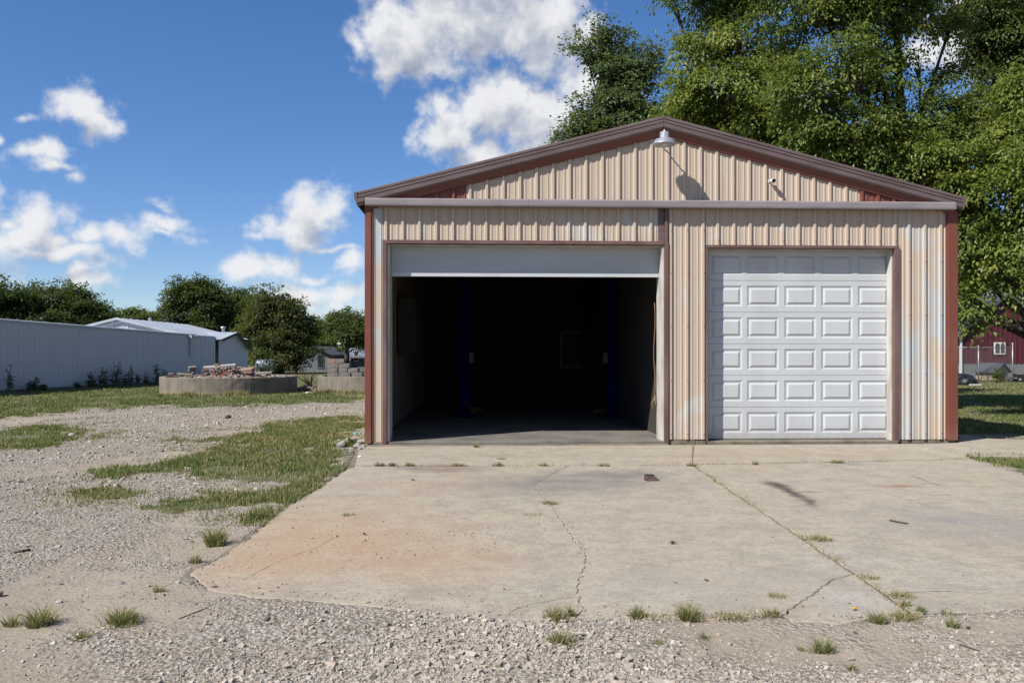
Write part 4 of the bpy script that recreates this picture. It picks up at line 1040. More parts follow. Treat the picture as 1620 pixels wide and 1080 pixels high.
b = chunk(348, 580, yc, (1.25, 0.28, 0.10), 0.12, 0.25, ROCKM, 'concrete_plank', 'long pale concrete plank lying on top of the brick heap', 'plank'); b.rotation_euler.y = -0.09
chunk(343, 577.5, yc, (0.18, 0.18, 0.13), 0.3, 0, simple('tan_block', (0.36, 0.29, 0.2), None, 6, 0.9), 'concrete_block', 'small tan block standing on the long concrete plank', 'block')
chunk(304, 584, yc-0.5, (0.28, 0.25, 0.22), 0.5, 0.2, BLOCKM, 'concrete_chunk', 'large rounded concrete chunk on the left part of the rubble', 'chunk')
chunk(392, 586, yc-0.4, (0.5, 0.3, 0.18), -0.2, 0.3, BLOCKR, 'concrete_chunk', 'big flat concrete chunk at the right of the brick heap', 'chunk')
chunk(418, 589.5, yc-0.4, (0.62, 0.2, 0.05), 0.05, 0.1, ROCKM, 'board', 'thin pale board at the right end of the rubble', 'board')
chunk(292, 592, yc-1.2, (0.55, 0.14, 0.05), 0.2, 0.2, PLY, 'board', 'weathered board poking out at the left of the rubble', 'board')
chunk(271, 592, yc-1.0, (0.22, 0.12, 0.09), 0.4, 0.1, BLOCKR, 'concrete_chunk', 'lone chunk on the far left rim of the left ring', 'chunk')
q = random.Random(8)
for i in range(30):
    px = q.gauss(362, 24); top_ = 579+abs(px-360)*0.16; py = q.uniform(top_, 592)
    chunk(px, py, yc-0.15-(py-578)*0.06, (0.21, 0.1, 0.075), q.uniform(0, 3.1), q.uniform(-0.5, 0.5), BRICKM if q.random() < 0.4 else BLOCKM, 'brick', 'broken brick in the heap inside the left concrete ring', 'brick', 'bricks in the left rubble heap')
# stepped block stack on the right ring
yk = c2.y-r2*0.72
for row, (a, b_) in enumerate(((518, 573), (518, 566), (518, 553), (518, 545))):
    nblk = 3 if row < 2 else 2
    for k in range(nblk):
        pa, pb = a+(b_-a)*k/nblk, a+(b_-a)*(k+1)/nblk
        z0 = zt2-0.02+row*0.187
        x0, x1 = (pa-CX)/F*yk, (pb-CX)/F*yk
        mb = MB(); mb.box(0, x1-x0-0.012, 0, 0.36, 0, 0.178)
        o = mb.build('concrete_block', BLOCKR if (row == 3 and k == 0) else BLOCKM, None, 0.008, (x0+q.uniform(-.01, .01), yk+q.uniform(-.015, .015), z0), (0, 0, -0.05+q.uniform(-.02, .02)))
        tag(o, 'reddish top left block of the stepped block stack on the right ring' if (row == 3 and k == 0) else 'grey %s block in the %s course of the block stack on the right ring' % (('left', 'middle', 'right')[k] if nblk == 3 else ('left', 'right')[k], ('bottom', 'second', 'third', 'top')[row]), 'block', 'blocks stacked on the right ring')
# debris heap between the rings
q2 = np.random.default_rng(77); n = 420
hx, hy = G(482, 619); x = hx+q2.normal(0, 0.38, n); y = hy+0.6+q2.normal(0, 0.5, n)
z = np.clip(0.34-np.hypot(x-hx-0.2, (y-hy-0.6)*0.8)*0.35, 0.02, 1)*q2.random(n)**0.4
t = q2.beta(2.2, 1.4, n)*0.6+0.25
o = link('rubble', stone_mesh('heap', np.stack([x, y, z], 1), q2.uniform(0.06, 0.17, n), t, RUBB, 79, 0.6)); tag(o, 'low heap of debris and stones between the two concrete rings', 'rubble', kind='stuff')
rock(496, 612, 9, 'white block on the debris heap beside the right ring', WHITEP, flat=0.7, seed=71, base=0.02)
rock(486, 622, 8, 'flat white piece lying in front of the debris heap', WHITEP, flat=0.4, seed=72, base=0.02)
br = MB(); p0 = W(489, 611, 32.0)
for k in range(14):
    a = q.uniform(-0.9, 0.9); ln = q.uniform(0.4, 0.85)
    br.tube([p0+Vector((q.uniform(-.1, .1), 0, 0)), p0+Vector((math.sin(a)*ln*0.5-.1, q.uniform(-.1, .1), math.cos(a)*ln*0.6)), p0+Vector((math.sin(a)*ln*0.9-.15, q.uniform(-.2, .2), math.cos(a)*ln))], [0.02, 0.014, 0.005], 5)
tag(br.build('branch_pile', STICKM), 'bundle of dry branches standing between the two rings', 'branches')

# houses and tank far left behind
def house(px0, px1, ridge_py, eave_py, base_y, depth, mat, roofmat, name, label, gable=False, ridge=None):
    x0, x1 = (px0-CX)/F*depth, (px1-CX)/F*depth; zr, zev = wz(0, ridge_py, depth), wz(0, eave_py, depth)
    e = empty(name, ((x0+x1)/2, depth, 0)); tag(e, label, 'house'); hw = (x1-x0)/2; dp = 4.0
    MB().box(-hw, hw, 0, 2*dp, 0, zev).build('wall', mat, e)
    if gable:
        rx = (ridge-CX)/F*depth-(x0+x1)/2 if ridge else 0
        MB().prism([(-hw, zev), (hw, zev), (rx, zr-0.1)], lambda a, b: (a, 0.0, b), lambda a, b: (a, 2*dp, b)).build('gable', mat, e)
        for s in (-hw-0.4, hw+0.4):
            MB().prism([(s, zev-0.12), (rx, zr), (rx, zr+0.12), (s, zev)], lambda a, b: (a, -0.4, b), lambda a, b: (a, 2*dp+0.4, b)).build('roof_slope', roofmat, e)
    else:
        for y0, y1 in ((-0.5, dp), (2*dp+0.5, dp)):
            MB().prism([(y0, zev), (y1, zr), (y1, zr+0.12), (y0, zev+0.12)], lambda a, b: (-hw-0.4, a, b), lambda a, b: (hw+0.4, a, b)).build('roof_slope', roofmat, e)
        MB().box(-hw-0.4, hw+0.4, -0.56, -0.5, zev-0.08, zev+0.1).build('fascia', GREYW, e)
        for s in (-hw, hw): MB().prism([(0, zev), (2*dp, zev), (dp, zr-0.02)], lambda a, b: (s-0.02, a, b), lambda a, b: (s+0.02, a, b)).build('gable', mat, e)
    return e, hw, zev
h1, hw, ze_ = house(472, 522, 549, 561, 0, 78, HOUSEG, HROOFD, 'house', 'dark grey gabled house in tree shade behind the debris heap', True)
f = MB().box(hw*0.2, hw*0.62, -0.06, -0.002, 0.3, 1.7).build('window', HOUSEG, h1); MB().box(hw*0.24, hw*0.58, -0.08, -0.062, 0.4, 1.6).build('pane', PANE, f)
h2, hw, ze_ = house(541, 690, 552, 565, 0, 84, HOUSEG, HROOF, 'house', 'grey house with a blue-grey roof beside the red corner of the garage')
for a in (-0.93, -0.75):
    f = MB().box(a*hw, (a+0.1)*hw, -0.06, -0.002, 0.9, 2.0).build('window', WHITEP, h2); MB().box((a+0.01)*hw, (a+0.09)*hw, -0.08, -0.062, 1.0, 1.9).build('pane', PANE, f)
MB().box(-hw*0.82, -hw*0.80, -0.5, -0.38, 0, ze_).build('porch_post', WHITEP, h2)
tk = empty('propane_tank', (W(421, 0, 66).x, 66, 0)); tag(tk, 'pale rounded tank under the trees behind the left ring', 'tank')
mb = MB(); mb.lathe([(0.0, -0.85), (0.25, -0.82), (0.42, -0.7), (0.45, -0.55), (0.45, 0.55), (0.42, 0.7), (0.25, 0.82), (0.0, 0.85)], (0, 0, 0.78), 20, Matrix.Rotation(math.radians(90), 3, 'Y'))
mb.build('body', simple('tank_paint', (0.20, 0.24, 0.28), None, 2, 0.4), tk)
for s in (-0.5, 0.5): MB().box(s-0.06, s+0.06, -0.3, 0.3, 0, 0.42).build('leg', GREYW, tk)
MB().lathe([(0.1, 0), (0.1, 0.14), (0.0, 0.18)], (0, 0, 1.2), 12).build('dome', GALV, tk)

# ------------------------------------------------------------------ maroon barn, fence and dog house on the right
rb = empty('barn', (W(1519, 0, 50).x, 50, 0)); tag(rb, 'maroon metal barn with grey base behind the chain-link fence', 'barn')
bx0 = 0.0; pkx = W(1592, 0, 50).x-rb.location.x; zpk = wz(0, 468, 50); zev = wz(0, 527, 50); bx1 = 2*pkx
def bt(u): return zev+(zpk-zev)*(1-abs(u-pkx)/pkx)
ZG = wz(0, 575, 50)
for k in range(8):
    a, b_ = bx1*k/8, bx1*(k+1)/8-0.004
    rib_sheet(a, b_, ZG, bt, 0.3, 0.1, 0.002*(k % 2), lambda u, w, z: (u, -w, z), (0.04, 0.02, 0.03), 0, 1.2, 0.004, k+400, kinks=(pkx,)).build('wall_sheet', MAROON, rb)
MB().box(0.02, bx1-0.02, 0.012, 0.3, 0, ZG+0.01).build('base_wall', GREYW, rb)
MB().box(0, bx1, 0.05, 9, ZG, zev).build('barn_body', MAROON, rb)
for s in (-1, 1):
    e_ = pkx+s*(pkx+0.5); zl = zev-(zpk-zev)/pkx*0.5
    MB().prism([(e_, zl+0.02), (pkx, zpk+0.02), (pkx, zpk+0.17), (e_, zl+0.17)], lambda a, b: (a, -0.35, b), lambda a, b: (a, 9, b)).build('roof_slope', HROOFD, rb)
MB().prism([(-0.06, 0.0), (0.06, 0), (0.06, zev), (-0.06, zev)], lambda a, b: (a, -0.12, b), lambda a, b: (a, -0.02, b)).build('corner_post', WHITEP, rb)
MB().tube([(-0.35, -0.5, wz(0, 501, 50)), (1.15, -0.5, wz(0, 473, 50))], 0.10, 6).build('gutter', STEEL, rb)
wxa, wxb = W(1571.5, 0, 50).x-rb.location.x, W(1589.5, 0, 50).x-rb.location.x
f = MB().box(wxa, wxb, -0.09, -0.034, wz(0, 560.5, 50), wz(0, 541.5, 50)).build('window', WHITEP, rb, 0.01)
for a, b_ in ((0.10, 0.47), (0.57, 0.90)): MB().box(wxa+(wxb-wxa)*a, wxa+(wxb-wxa)*b_, -0.105, -0.092, wz(0, 558.5, 50), wz(0, 543.5, 50)).build('pane', PANE, f)

fy = 46.5
fe = empty('chain_link_fence', (W(1548, 0, fy).x, fy, 0)); tag(fe, 'chain-link fence with steel posts before the maroon barn', 'fence')
fx = lambda px: W(px, 0, fy).x-fe.location.x
ztp = wz(0, 549.5, fy)
for px, hh in ((1512, 550), (1548, 548), (1602, 544)): MB().tube([(fx(px), 0, 0), (fx(px), 0, wz(0, hh, fy))], 0.036, 8).build('post', STEEL, fe)
for (px, hh) in ((1512, 550), (1548, 548), (1602, 544)): MB().lathe([(0.06, 0), (0.05, 0.05), (0, 0.07)], (fx(px), 0, wz(0, hh, fy)), 8).build('post_cap', STEEL, fe)
MB().tube([(fx(1500), 0, ztp), (fx(1602), 0, ztp)], 0.028, 6).build('top_rail', STEEL, fe)
mb = MB(); x0, x1 = fx(1500), fx(1602); zh = ztp-0.05; stp = 0.12; k = x0-zh
while k < x1:
    for s in (1, -1):
        a = Vector((k if s > 0 else k+zh, 0, 0.05)); b_ = Vector((k+zh if s > 0 else k, 0, zh+0.05))
        def cut(p, q_, xv): t = (xv-p.x)/(q_.x-p.x); return p+(q_-p)*t
        lo, hi = (a, b_) if a.x < b_.x else (b_, a)
        if hi.x <= x0 or lo.x >= x1: continue
        if lo.x < x0: lo = cut(lo, hi, x0)
        if hi.x > x1: hi = cut(lo, hi, x1)
        mb.tube([lo, hi], 0.0035, 3, False)
    k += stp
o = mb.build('chain_link', STEEL, fe); o['kind'] = 'stuff'
dh = empty('dog_house', (W(1569, 0, 47.6).x, 47.6, 0), 0.45); tag(dh, 'small plywood dog house with a dark gabled roof behind the fence', 'dog house')
MB().box(-0.55, 0.55, -0.62, 0.62, 0.08, 0.62).build('wall', PLY, dh, 0.008)
MB().prism([(-0.55, 0.62), (0.55, 0.62), (0, 1.02)], lambda a, b: (a, -0.62, b), lambda a, b: (a, 0.62, b)).build('gable', PLY, dh)
for s in (-1, 1): MB().prism([(s*0.72, 0.52), (0, 1.04), (0, 1.09), (s*0.72, 0.57)], lambda a, b: (a, -0.74, b), lambda a, b: (a, 0.74, b)).build('roof_slope', HROOFD, dh)
MB().box(-0.2, 0.2, -0.632, -0.622, 0.12, 0.56).build('doorway', BLACKP, dh)
for px, py, wpx, hpx, lab in ((1530, 609, 46, 17, 'black tarpaulin heap on the grass beside the garage corner'), (1622, 604, 34, 12, 'dark covered heap at the right edge of the lawn')):
    x, yy = G(px, py); s = wpx/F*yy; bm = bmesh.new(); bmesh.ops.create_icosphere(bm, subdivisions=4, radius=0.5)
    for v in bm.verts:
        p = v.co.copy(); nn = float(vnoise(np.array([p.x*5+px]), np.array([p.y*5]), np.array([p.z*5]))[0])-0.5
        v.co = Vector((p.x*s, p.y*s*0.8, max(p.z+0.1, 0)*hpx/F*yy*1.7))*(1+0.45*nn)
    me = bpy.data.meshes.new('tarp_heap'); bm.to_mesh(me); bm.free(); me.materials.append(TARP)
    tag(link('tarp_heap', me, None, (x, yy+0.4, 0.0)), lab, 'tarp')
x, yy = G(1537, 609.5); b = MB().box(-0.3, 0.3, -0.05, 0.05, 0, 0.06).build('board', WHITEP, None, 0.005, (x, yy-0.35, 0.02), (0, 0, 0.1)); tag(b, 'short white board lying before the black tarpaulin heap', 'board')

# ------------------------------------------------------------------ trees
def unit(v): return v/np.maximum(np.linalg.norm(v, axis=-1, keepdims=True), 1e-9)
def crown_mesh(name, lobes, nb, per, Lf, mat, seed, droop=0.5, blen=0.95, gapt=0.36, gapf=0.9, wid=0.34, fill=0.45, rough=0.35):
    """nb arching boughs, each a layered spray of per leaves, spread through the lobes' volumes."""
    r = np.random.default_rng(seed); lb = np.array(lobes, float)
    wgt = (lb[:, 3]*lb[:, 4]+lb[:, 3]*lb[:, 5]+lb[:, 4]*lb[:, 5]); wgt /= wgt.sum()
    n = int(nb*1.9); li = r.choice(len(lb), n, p=wgt)
    d = unit(r.normal(size=(n, 3))+np.array([0, 0, 0.15])); rad = 1-(1-fill)*r.random(n)**1.3
    q = 0.6*vnoise(d[:, 0]*2.1+li*7, d[:, 1]*2.1, d[:, 2]*2.1)+0.4*vnoise(d[:, 0]*5+li*3, d[:, 1]*5, d[:, 2]*5)
    rad *= 1+rough*(q-0.45)*2
    c = lb[li, :3]+d*rad[:, None]*lb[li, 3:6]
    nz = 0.6*vnoise(c[:, 0]*gapf+seed, c[:, 1]*gapf, c[:, 2]*gapf)+0.4*vnoise(c[:, 0]*gapf*2.3, c[:, 1]*gapf*2.3+seed, c[:, 2]*gapf*2.3)
    k = np.where((nz > gapt) & (c[:, 2] > 0.5))[0][:nb]; c, d = c[k], d[k]; n = len(k)
    ax = unit(d*np.array([1, 1, 0.45])+r.normal(size=(n, 3))*0.35)
    bl = blen*r.uniform(0.55, 1.35, n); tc = np.clip(r.normal(0.45, 0.24, n), 0, 1)
    sdv = unit(np.cross(ax, np.array([0, 0, 1.0]))+1e-6); upv = np.cross(sdv, ax)
    m = n*per; rp = lambda a: np.repeat(a, per, 0)
    t = r.beta(1.5, 1.1, m)*1.5-0.5; u = r.normal(0, 0.33, m)*(1.15-0.55*np.clip(t, 0, 1)); h = r.normal(0, 0.10, m)
    B = rp(bl)
    pos = rp(c)+rp(ax)*(t*B)[:, None]+rp(sdv)*(u*B)[:, None]+rp(upv)*(h*B)[:, None]
    pos[:, 2] -= droop*B*(np.clip(t+0.2, 0, 2)**2*0.42+u*u*0.5)
    ld = unit(rp(ax)*0.55+rp(sdv)*np.sign(u)[:, None]*0.5+r.normal(size=(m, 3))*0.4+np.array([0, 0, -0.25])-np.array([0, 0, 1.0])*(droop*np.clip(t, 0, 1)*0.8)[:, None])
    nm = unit(rp(upv)*0.9+np.array([0, 0, 0.25])+rp(d)*0.35+r.normal(size=(m, 3))*0.42)
    sd = unit(np.cross(nm, ld)); nm = np.cross(ld, sd)
    Ls = Lf*r.uniform(0.6, 1.25, m)[:, None]
    mid = pos+ld*Ls*0.42
    V = np.stack([pos, mid+sd*Ls*wid+nm*Ls*0.10, pos+ld*Ls-nm*Ls*0.06, mid-sd*Ls*wid+nm*Ls*0.10], 1).reshape(-1, 3)
    T = np.clip(rp(tc)+0.22*np.clip(t, 0, 1)+r.normal(0, 0.14, m), 0, 1)
    return npmesh(name, V, np.arange(m*4).reshape(-1, 4), mat, np.repeat(T, 4)), c
def tree(name, label, base, lobes, trunk_r, mat, seed, nclus, per, Lf, group=None, limb_to=None, cat='tree', twigs=60, barkmat=None, sat=0, **kw):
    """base (x, y); lobes: world-space (x, y, z, rx, ry, rz)."""
    q = random.Random(seed); e = empty(name, (base[0], base[1], 0)); tag(e, label, cat, group)
    org = np.array([base[0], base[1], 0]); ins = 0.40*kw.get('blen', 0.95); lb = [(l[0]-base[0], l[1]-base[1], l[2], *[max(q_*0.5, q_-ins) for q_ in l[3:]]) for l in lobes]   # boughs reach past the lobe by about ins
    for l in list(lb):                                   # smaller outlying clumps break the outline
        for _ in range(sat):
            d = Vector((q.gauss(0, 1), q.gauss(0, 1), q.gauss(0.35, 0.8))).normalized(); f = q.uniform(0.8, 1.15)
            lb.append((l[0]+d.x*l[3]*f, l[1]+d.y*l[4]*f, max(1.0, l[2]+d.z*l[5]*f), *[v*q.uniform(0.25, 0.5) for v in l[3:]]))
    me, cen = crown_mesh('crown', lb, nclus, per, Lf, mat, seed, **kw)
    link('crown', me, e)
    mb = MB(); zt = max(l[2] for l in lb); zl = min(l[2]-l[5] for l in lb); fork = max(1.2, min(zl+0.25*(zt-zl), 0.45*zt))
    top_ = Vector((np.mean([l[0] for l in lb])*0.5, np.mean([l[1] for l in lb])*0.5, zt*0.92)); tp = []
    for i in range(9):
        t = i/8; tp.append(Vector((top_.x*t*t+q.uniform(-.08, .08)*zt*0.06*(i > 0), top_.y*t*t+q.uniform(-.08, .08)*zt*0.06*(i > 0), top_.z*t)))
    mb.tube(tp, [trunk_r*(1.25 if i == 0 else 1)*(1-0.88*i/8) for i in range(9)], 9)
    for l in lb:
        c = Vector(l[:3]); t = min(0.8, max(0.18, (c.z*0.62)/max(top_.z, 1))); i = t*8; a = tp[int(i)].lerp(tp[min(int(i)+1, 8)], i-int(i))
        m = a.lerp(c, 0.5)+Vector((q.uniform(-.3, .3), q.uniform(-.3, .3), -0.12*(c-a).length*0.3))
        r0 = trunk_r*0.42*(1-t*0.6); mb.tube([a, m, c], [r0, r0*0.6, r0*0.22], 6)
        for _ in range(max(2, twigs//len(lb))):
            d = Vector((q.gauss(0, 1), q.gauss(0, 1), q.gauss(0.1, 0.8))).normalized()
            s = m.lerp(c, q.uniform(0.3, 1)); en = c+Vector((d.x*l[3], d.y*l[4], d.z*l[5]))*q.uniform(0.6, 0.95)
            mb.tube([s, s.lerp(en, 0.55)+Vector((0, 0, 0.1*l[5])), en], [r0*0.26, r0*0.15, r0*0.05], 4, False)
    mb.build('trunk', barkmat or BARK, e); return e
def plobes(y, items):
    out = []
    for it in items:
        px, py, rx, ry = it[:4]; dy = it[4] if len(it) > 4 else 0; yy = y+dy
        p = W(px, py, yy); out.append((p.x, p.y, p.z, rx/F*yy, rx/F*yy*0.9, ry/F*yy))
    return out
tree('maple_tree', 'dark green tree with pointed tips behind the left side of the gable', (W(975, 0, 31).x, 31),
     plobes(31, [(962, 95, 40, 42), (1000, 122, 36, 46), (938, 165, 44, 36), (985, 190, 60, 46), (930, 212, 52, 30), (884, 214, 22, 14), (951, 58, 14, 18), (923, 75, 22, 12), (1018, 84, 18, 20), (975, 52, 10, 12), (905, 165, 22, 10), (985, 260, 90, 50), (930, 260, 60, 30)]),
     0.26, LEAF_BLUE, 3, 820, 72, 0.15, wid=0.28, blen=0.85, droop=0.0, gapt=0.425, gapf=1.0, fill=0.3, rough=0.65)
tree('silver_maple_tree', 'light yellow-green tree with drooping sprays right of the gable peak', (W(1150, 0, 27).x, 27),
     plobes(27, [(1140, 8, 52, 20), (1062, 4, 24, 8), (1092, 70, 34, 20, -1), (1178, 62, 62, 44, -1), (1090, 132, 32, 30), (1148, 140, 80, 52, -1.4), (1092, 190, 56, 38), (1205, 105, 60, 56), (1225, 185, 74, 56, -1), (1150, -60, 110, 60), (1180, 245, 100, 46), (1068, 168, 26, 30), (1262, 240, 60, 44, -1)]),
     0.32, LEAF_YEL, 5, 1150, 72, 0.14, wid=0.27, blen=0.9, droop=0.8, gapt=0.455, gapf=0.8, rough=0.65, twigs=110)
tree('shade_tree', 'tall deep green tree with a dark trunk showing behind the right roof slope', (W(1440, 0, 22).x, 22),
     plobes(22, [(1300, 25, 84, 52), (1388, 118, 84, 58), (1290, 140, 76, 62, -1), (1420, 10, 70, 50), (1478, 185, 70, 52), (1350, 205, 90, 54, -1), (1300, -60, 120, 60), (1440, -60, 110, 50), (1290, 240, 90, 46), (1400, 260, 90, 50), (1330, 80, 60, 50, -1.5), (1455, 110, 34, 60, 1.5), (1506, 30, 30, 26, 1.0), (1490, 120, 30, 26, 2)]),
     0.36, LEAF_MID, 7, 1200, 72, 0.118, wid=0.28, blen=0.75, droop=0.7, gapt=0.475, gapf=0.9, rough=0.65, twigs=120)
tree('boxelder_tree', 'bright green tree with low boughs hanging over the right end of the roof', (W(1690, 0, 20).x, 20),
     plobes(20, [(1545, 330, 56, 52), (1590, 268, 58, 52), (1482, 240, 58, 28, 0.6), (1425, 246, 56, 24, 1), (1562, 395, 38, 36), (1612, 375, 50, 50), (1526, 455, 14, 26), (1556, 440, 20, 14), (1600, 205, 50, 42), (1530, 476, 24, 36), (1548, 500, 18, 10), (1612, 490, 20, 8), (1650, 320, 90, 110, -1), (1375, 232, 44, 18, 1), (1320, 226, 34, 12, 1.2), (1528, 385, 22, 44), (1700, 150, 110, 120), (1522, 285, 40, 34)]),
     0.28, LEAF_YEL, 9, 1150, 74, 0.112, wid=0.28, blen=0.72, droop=0.8, gapt=0.445, gapf=1.0, rough=0.65, twigs=110)
tree('walnut_tree', 'dark leafy tree filling the upper right corner of the view', (W(1660, 0, 26).x, 26),
     plobes(26, [(1590, 55, 56, 60), (1562, 138, 54, 50), (1616, 150, 60, 62), (1545, 5, 46, 34), (1650, 60, 80, 80), (1545, 215, 60, 44, 1), (1650, -60, 120, 70), (1480, -45, 60, 30), (1515, 160, 40, 40, 1)]),
     0.34, LEAF_DK, 11, 1100, 80, 0.125, wid=0.28, blen=0.8, droop=0.7, gapt=0.44, gapf=0.9, rough=0.65)
tree('shade_tree', 'dark tree added close behind the right end of the garage roof to shade the lawn', (W(1425, 0, 25.5).x, 25.5), plobes(25.5, [(1400, 300, 60, 60), (1455, 320, 56, 60), (1430, 235, 60, 44), (1490, 300, 44, 60), (1500, 380, 34, 60), (1380, 260, 50, 50)]), 0.24, LEAF_DK, 17, 620, 70, 0.13, blen=0.8, droop=0.6, gapt=0.40, gapf=0.9, rough=0.4)  # extra tree added as an occluder so the right-hand lawn falls in shade
tree('background_tree', 'shaded tree behind the left corner of the maroon barn', (W(1500, 0, 62).x, 62), plobes(62, [(1505, 440, 45, 70), (1540, 400, 50, 80), (1500, 530, 40, 50), (1470, 380, 60, 90)]), 0.35, LEAF_DK, 13, 500, 40, 0.30, blen=1.5, gapt=0.34, gapf=0.5, wid=0.36)
tree('background_tree', 'tall shaded tree rising behind the maroon barn', (W(1640, 0, 66).x, 66), plobes(66, [(1620, 400, 70, 90), (1700, 420, 90, 110), (1570, 440, 50, 50), (1650, 520, 90, 50)]), 0.4, LEAF_DK, 14, 566, 40, 0.30, blen=1.5, gapt=0.34, gapf=0.5, wid=0.36)
tree('background_tree', 'shaded tree far right beyond the lawn', (W(1800, 0, 60).x, 60), plobes(60, [(1790, 430, 110, 130), (1900, 450, 110, 110), (1750, 520, 60, 50)]), 0.4, LEAF_DK, 15, 433, 40, 0.30, blen=1.5, gapt=0.34, gapf=0.5, wid=0.36)
far = dict(blen=1.35, gapt=0.40, gapf=0.38, wid=0.38, droop=0.45, fill=0.35, twigs=20, rough=0.7, sat=2)
tree('far_tree', 'dark tree above the white shed at the left edge of the view', (W(2, 0, 66).x, 66), plobes(66, [(2, 470, 36, 30), (-40, 480, 45, 36), (22, 490, 20, 24), (-10, 520, 50, 40)]), 0.3, LEAF_FAR, 21, 514, 70, 0.20, **far)
tree('far_tree', 'broad dark tree above the white shed, second from the left', (W(100, 0, 70).x, 70), plobes(70, [(72, 474, 36, 22), (108, 472, 36, 24), (140, 486, 28, 20), (50, 494, 24, 16), (95, 515, 70, 34), (160, 500, 14, 16)]), 0.35, LEAF_FAR, 22, 652, 70, 0.20, **far)
tree('far_tree', 'low lighter trees peeping over the small white gable', (W(215, 0, 95).x, 95), plobes(95, [(200, 500, 24, 15), (232, 500, 24, 12), (190, 520, 40, 20), (255, 505, 16, 10), (240, 525, 40, 18)]), 0.3, LEAF_FARL, 23, 309, 70, 0.27, **far)
tree('far_tree', 'tall dark tree behind the far end of the white shed', (W(310, 0, 78).x, 78), plobes(78, [(300, 466, 32, 24), (332, 472, 30, 28), (284, 490, 24, 22), (345, 505, 28, 36), (308, 520, 48, 44), (322, 448, 20, 12)]), 0.42, LEAF_FAR, 24, 721, 70, 0.21, **far)
tree('far_tree', 'narrow green tree squeezed between the two big dark trees', (W(378, 0, 84).x, 84), plobes(84, [(375, 468, 20, 18), (400, 480, 16, 18), (385, 510, 34, 40), (360, 500, 14, 30)]), 0.3, LEAF_FARL, 25, 343, 70, 0.23, **far)
tree('far_tree', 'large rounded tree with rusty tips behind the left concrete ring', (W(440, 0, 68).x, 68), plobes(68, [(430, 480, 30, 22), (452, 500, 30, 34), (415, 520, 36, 44), (472, 525, 26, 40), (440, 548, 56, 34), (488, 548, 14, 28)]), 0.45, LEAF_RUST, 26, 893, 70, 0.19, **far)
tree('far_tree', 'small distant tree right of the rusty-tipped tree', (W(506, 0, 110).x, 110), plobes(110, [(500, 525, 14, 12), (516, 518, 16, 12), (505, 545, 30, 18)]), 0.3, LEAF_FARL, 27, 239, 70, 0.28, **far)
tree('far_tree', 'lighter green tree above the blue-grey roof by the garage corner', (W(548, 0, 74).x, 74), plobes(74, [(540, 510, 24, 16), (566, 512, 24, 18), (552, 530, 40, 22), (545, 552, 36, 16), (590, 530, 30, 30), (540, 500, 14, 10)]), 0.3, LEAF_FARL, 28, 514, 70, 0.19, **far)
hedge = plobes(130, [(-200+i*70, 552+((i*37) % 9)-4, 60, 16) for i in range(20)])+plobes(120, [(1300+i*90, 540+((i*37) % 17)-8, 80, 30) for i in range(12)])
me, _ = crown_mesh('treeline', hedge, 1000, 30, 0.7, LEAF_FAR, 31, blen=3.5, gapt=0.25, gapf=0.3, wid=0.4, fill=0.2)
tag(link('treeline', me), 'distant line of trees along the horizon', 'trees', kind='stuff')

# ------------------------------------------------------------------ grass, tufts, weeds
def blades(x, y, z, h, w, tint, seed, lean=0.5, ang=None, lmul=None):
    r = np.random.default_rng(seed); n = len(x); a = r.uniform(0, 2*np.pi, n) if ang is None else ang; d = np.stack([np.cos(a), np.sin(a), np.zeros(n)], 1)
    s = np.stack([-d[:, 1], d[:, 0], np.zeros(n)], 1); a2 = r.uniform(0, 2*np.pi, n)
    s = np.stack([np.cos(a2), np.sin(a2), np.zeros(n)], 1)
    ln = np.abs(r.normal(0, lean, n))[:, None]; ln = ln if lmul is None else ln*0.35+lmul[:, None]*lean; up = np.array([0, 0, 1.0]); b = np.stack([x, y, z], 1); h = h[:, None]; w = w[:, None]
    th = np.clip(ln*0.85, 0, 1.5)
    m = b+h*0.55*(up*np.cos(th*0.55)+d*np.sin(th*0.55)); tp = m+h*0.5*(up*np.cos(th*1.25)+d*np.sin(th*1.25))
    tp[:, 2] = np.maximum(tp[:, 2], b[:, 2]+0.004)
    V = np.stack([b-s*w, b+s*w, m+s*w*0.7, m-s*w*0.7, tp], 1).reshape(-1, 3)
    i = np.arange(n)[:, None]*5
    tri = np.concatenate([i+np.array([[0, 1, 2]]), i+np.array([[0, 2, 3]]), i+np.array([[3, 2, 4]])], 0)
    return V, tri, np.repeat(tint, 5)
def grass_patch(name, label, x, y, hmul, seed, dry=0.15, cap=1.0):
    g0, v0, s0 = masks(x, y)
    nn = fbm(x*1.3, y*1.3+20, 3)
    keep = (rng.random(len(x)) < np.clip(g0*cap*np.clip((nn-0.34)*4.5, 0.10, 1), 0, 1)) & (s0 < 0.03) & (polysd(GARFOOT, x, y) < -0.04)
    x, y, nn, g0 = x[keep], y[keep], nn[keep], g0[keep]
    h = rng.uniform(0.4, 1.25, len(x))*0.058*hmul*(0.55+0.8*nn)*(0.5+0.5*g0); w = np.clip(0.0011*y**0.75, 0.002, 0.02)*rng.uniform(0.7, 1.3, len(x))
    dryn = fbm(x*0.9+50, y*0.9, 4)
    t = np.clip(rng.normal(0.36, 0.2, len(x))+np.where(rng.random(len(x)) < dry+1.7*np.clip(dryn-0.48, 0, 1)+0.35*(1-np.clip(g0*1.3, 0, 1)), 0.5, 0.0), 0, 1)
    V, T, tt = blades(x, y, gz(x, y)-0.003, h, w, t, seed, 0.95)
    tag(link(name, npmesh(name, V, T, GRASS, tt)), label, 'grass', kind='stuff'); print(name, len(x))
def bbox_pts(n, polyset, pad=0.4):
    P = np.array(polyset); x0, y0 = P.min(0)-pad; x1, y1 = P.max(0)+pad
    return rng.uniform(x0, x1, n), rng.uniform(y0, y1, n)
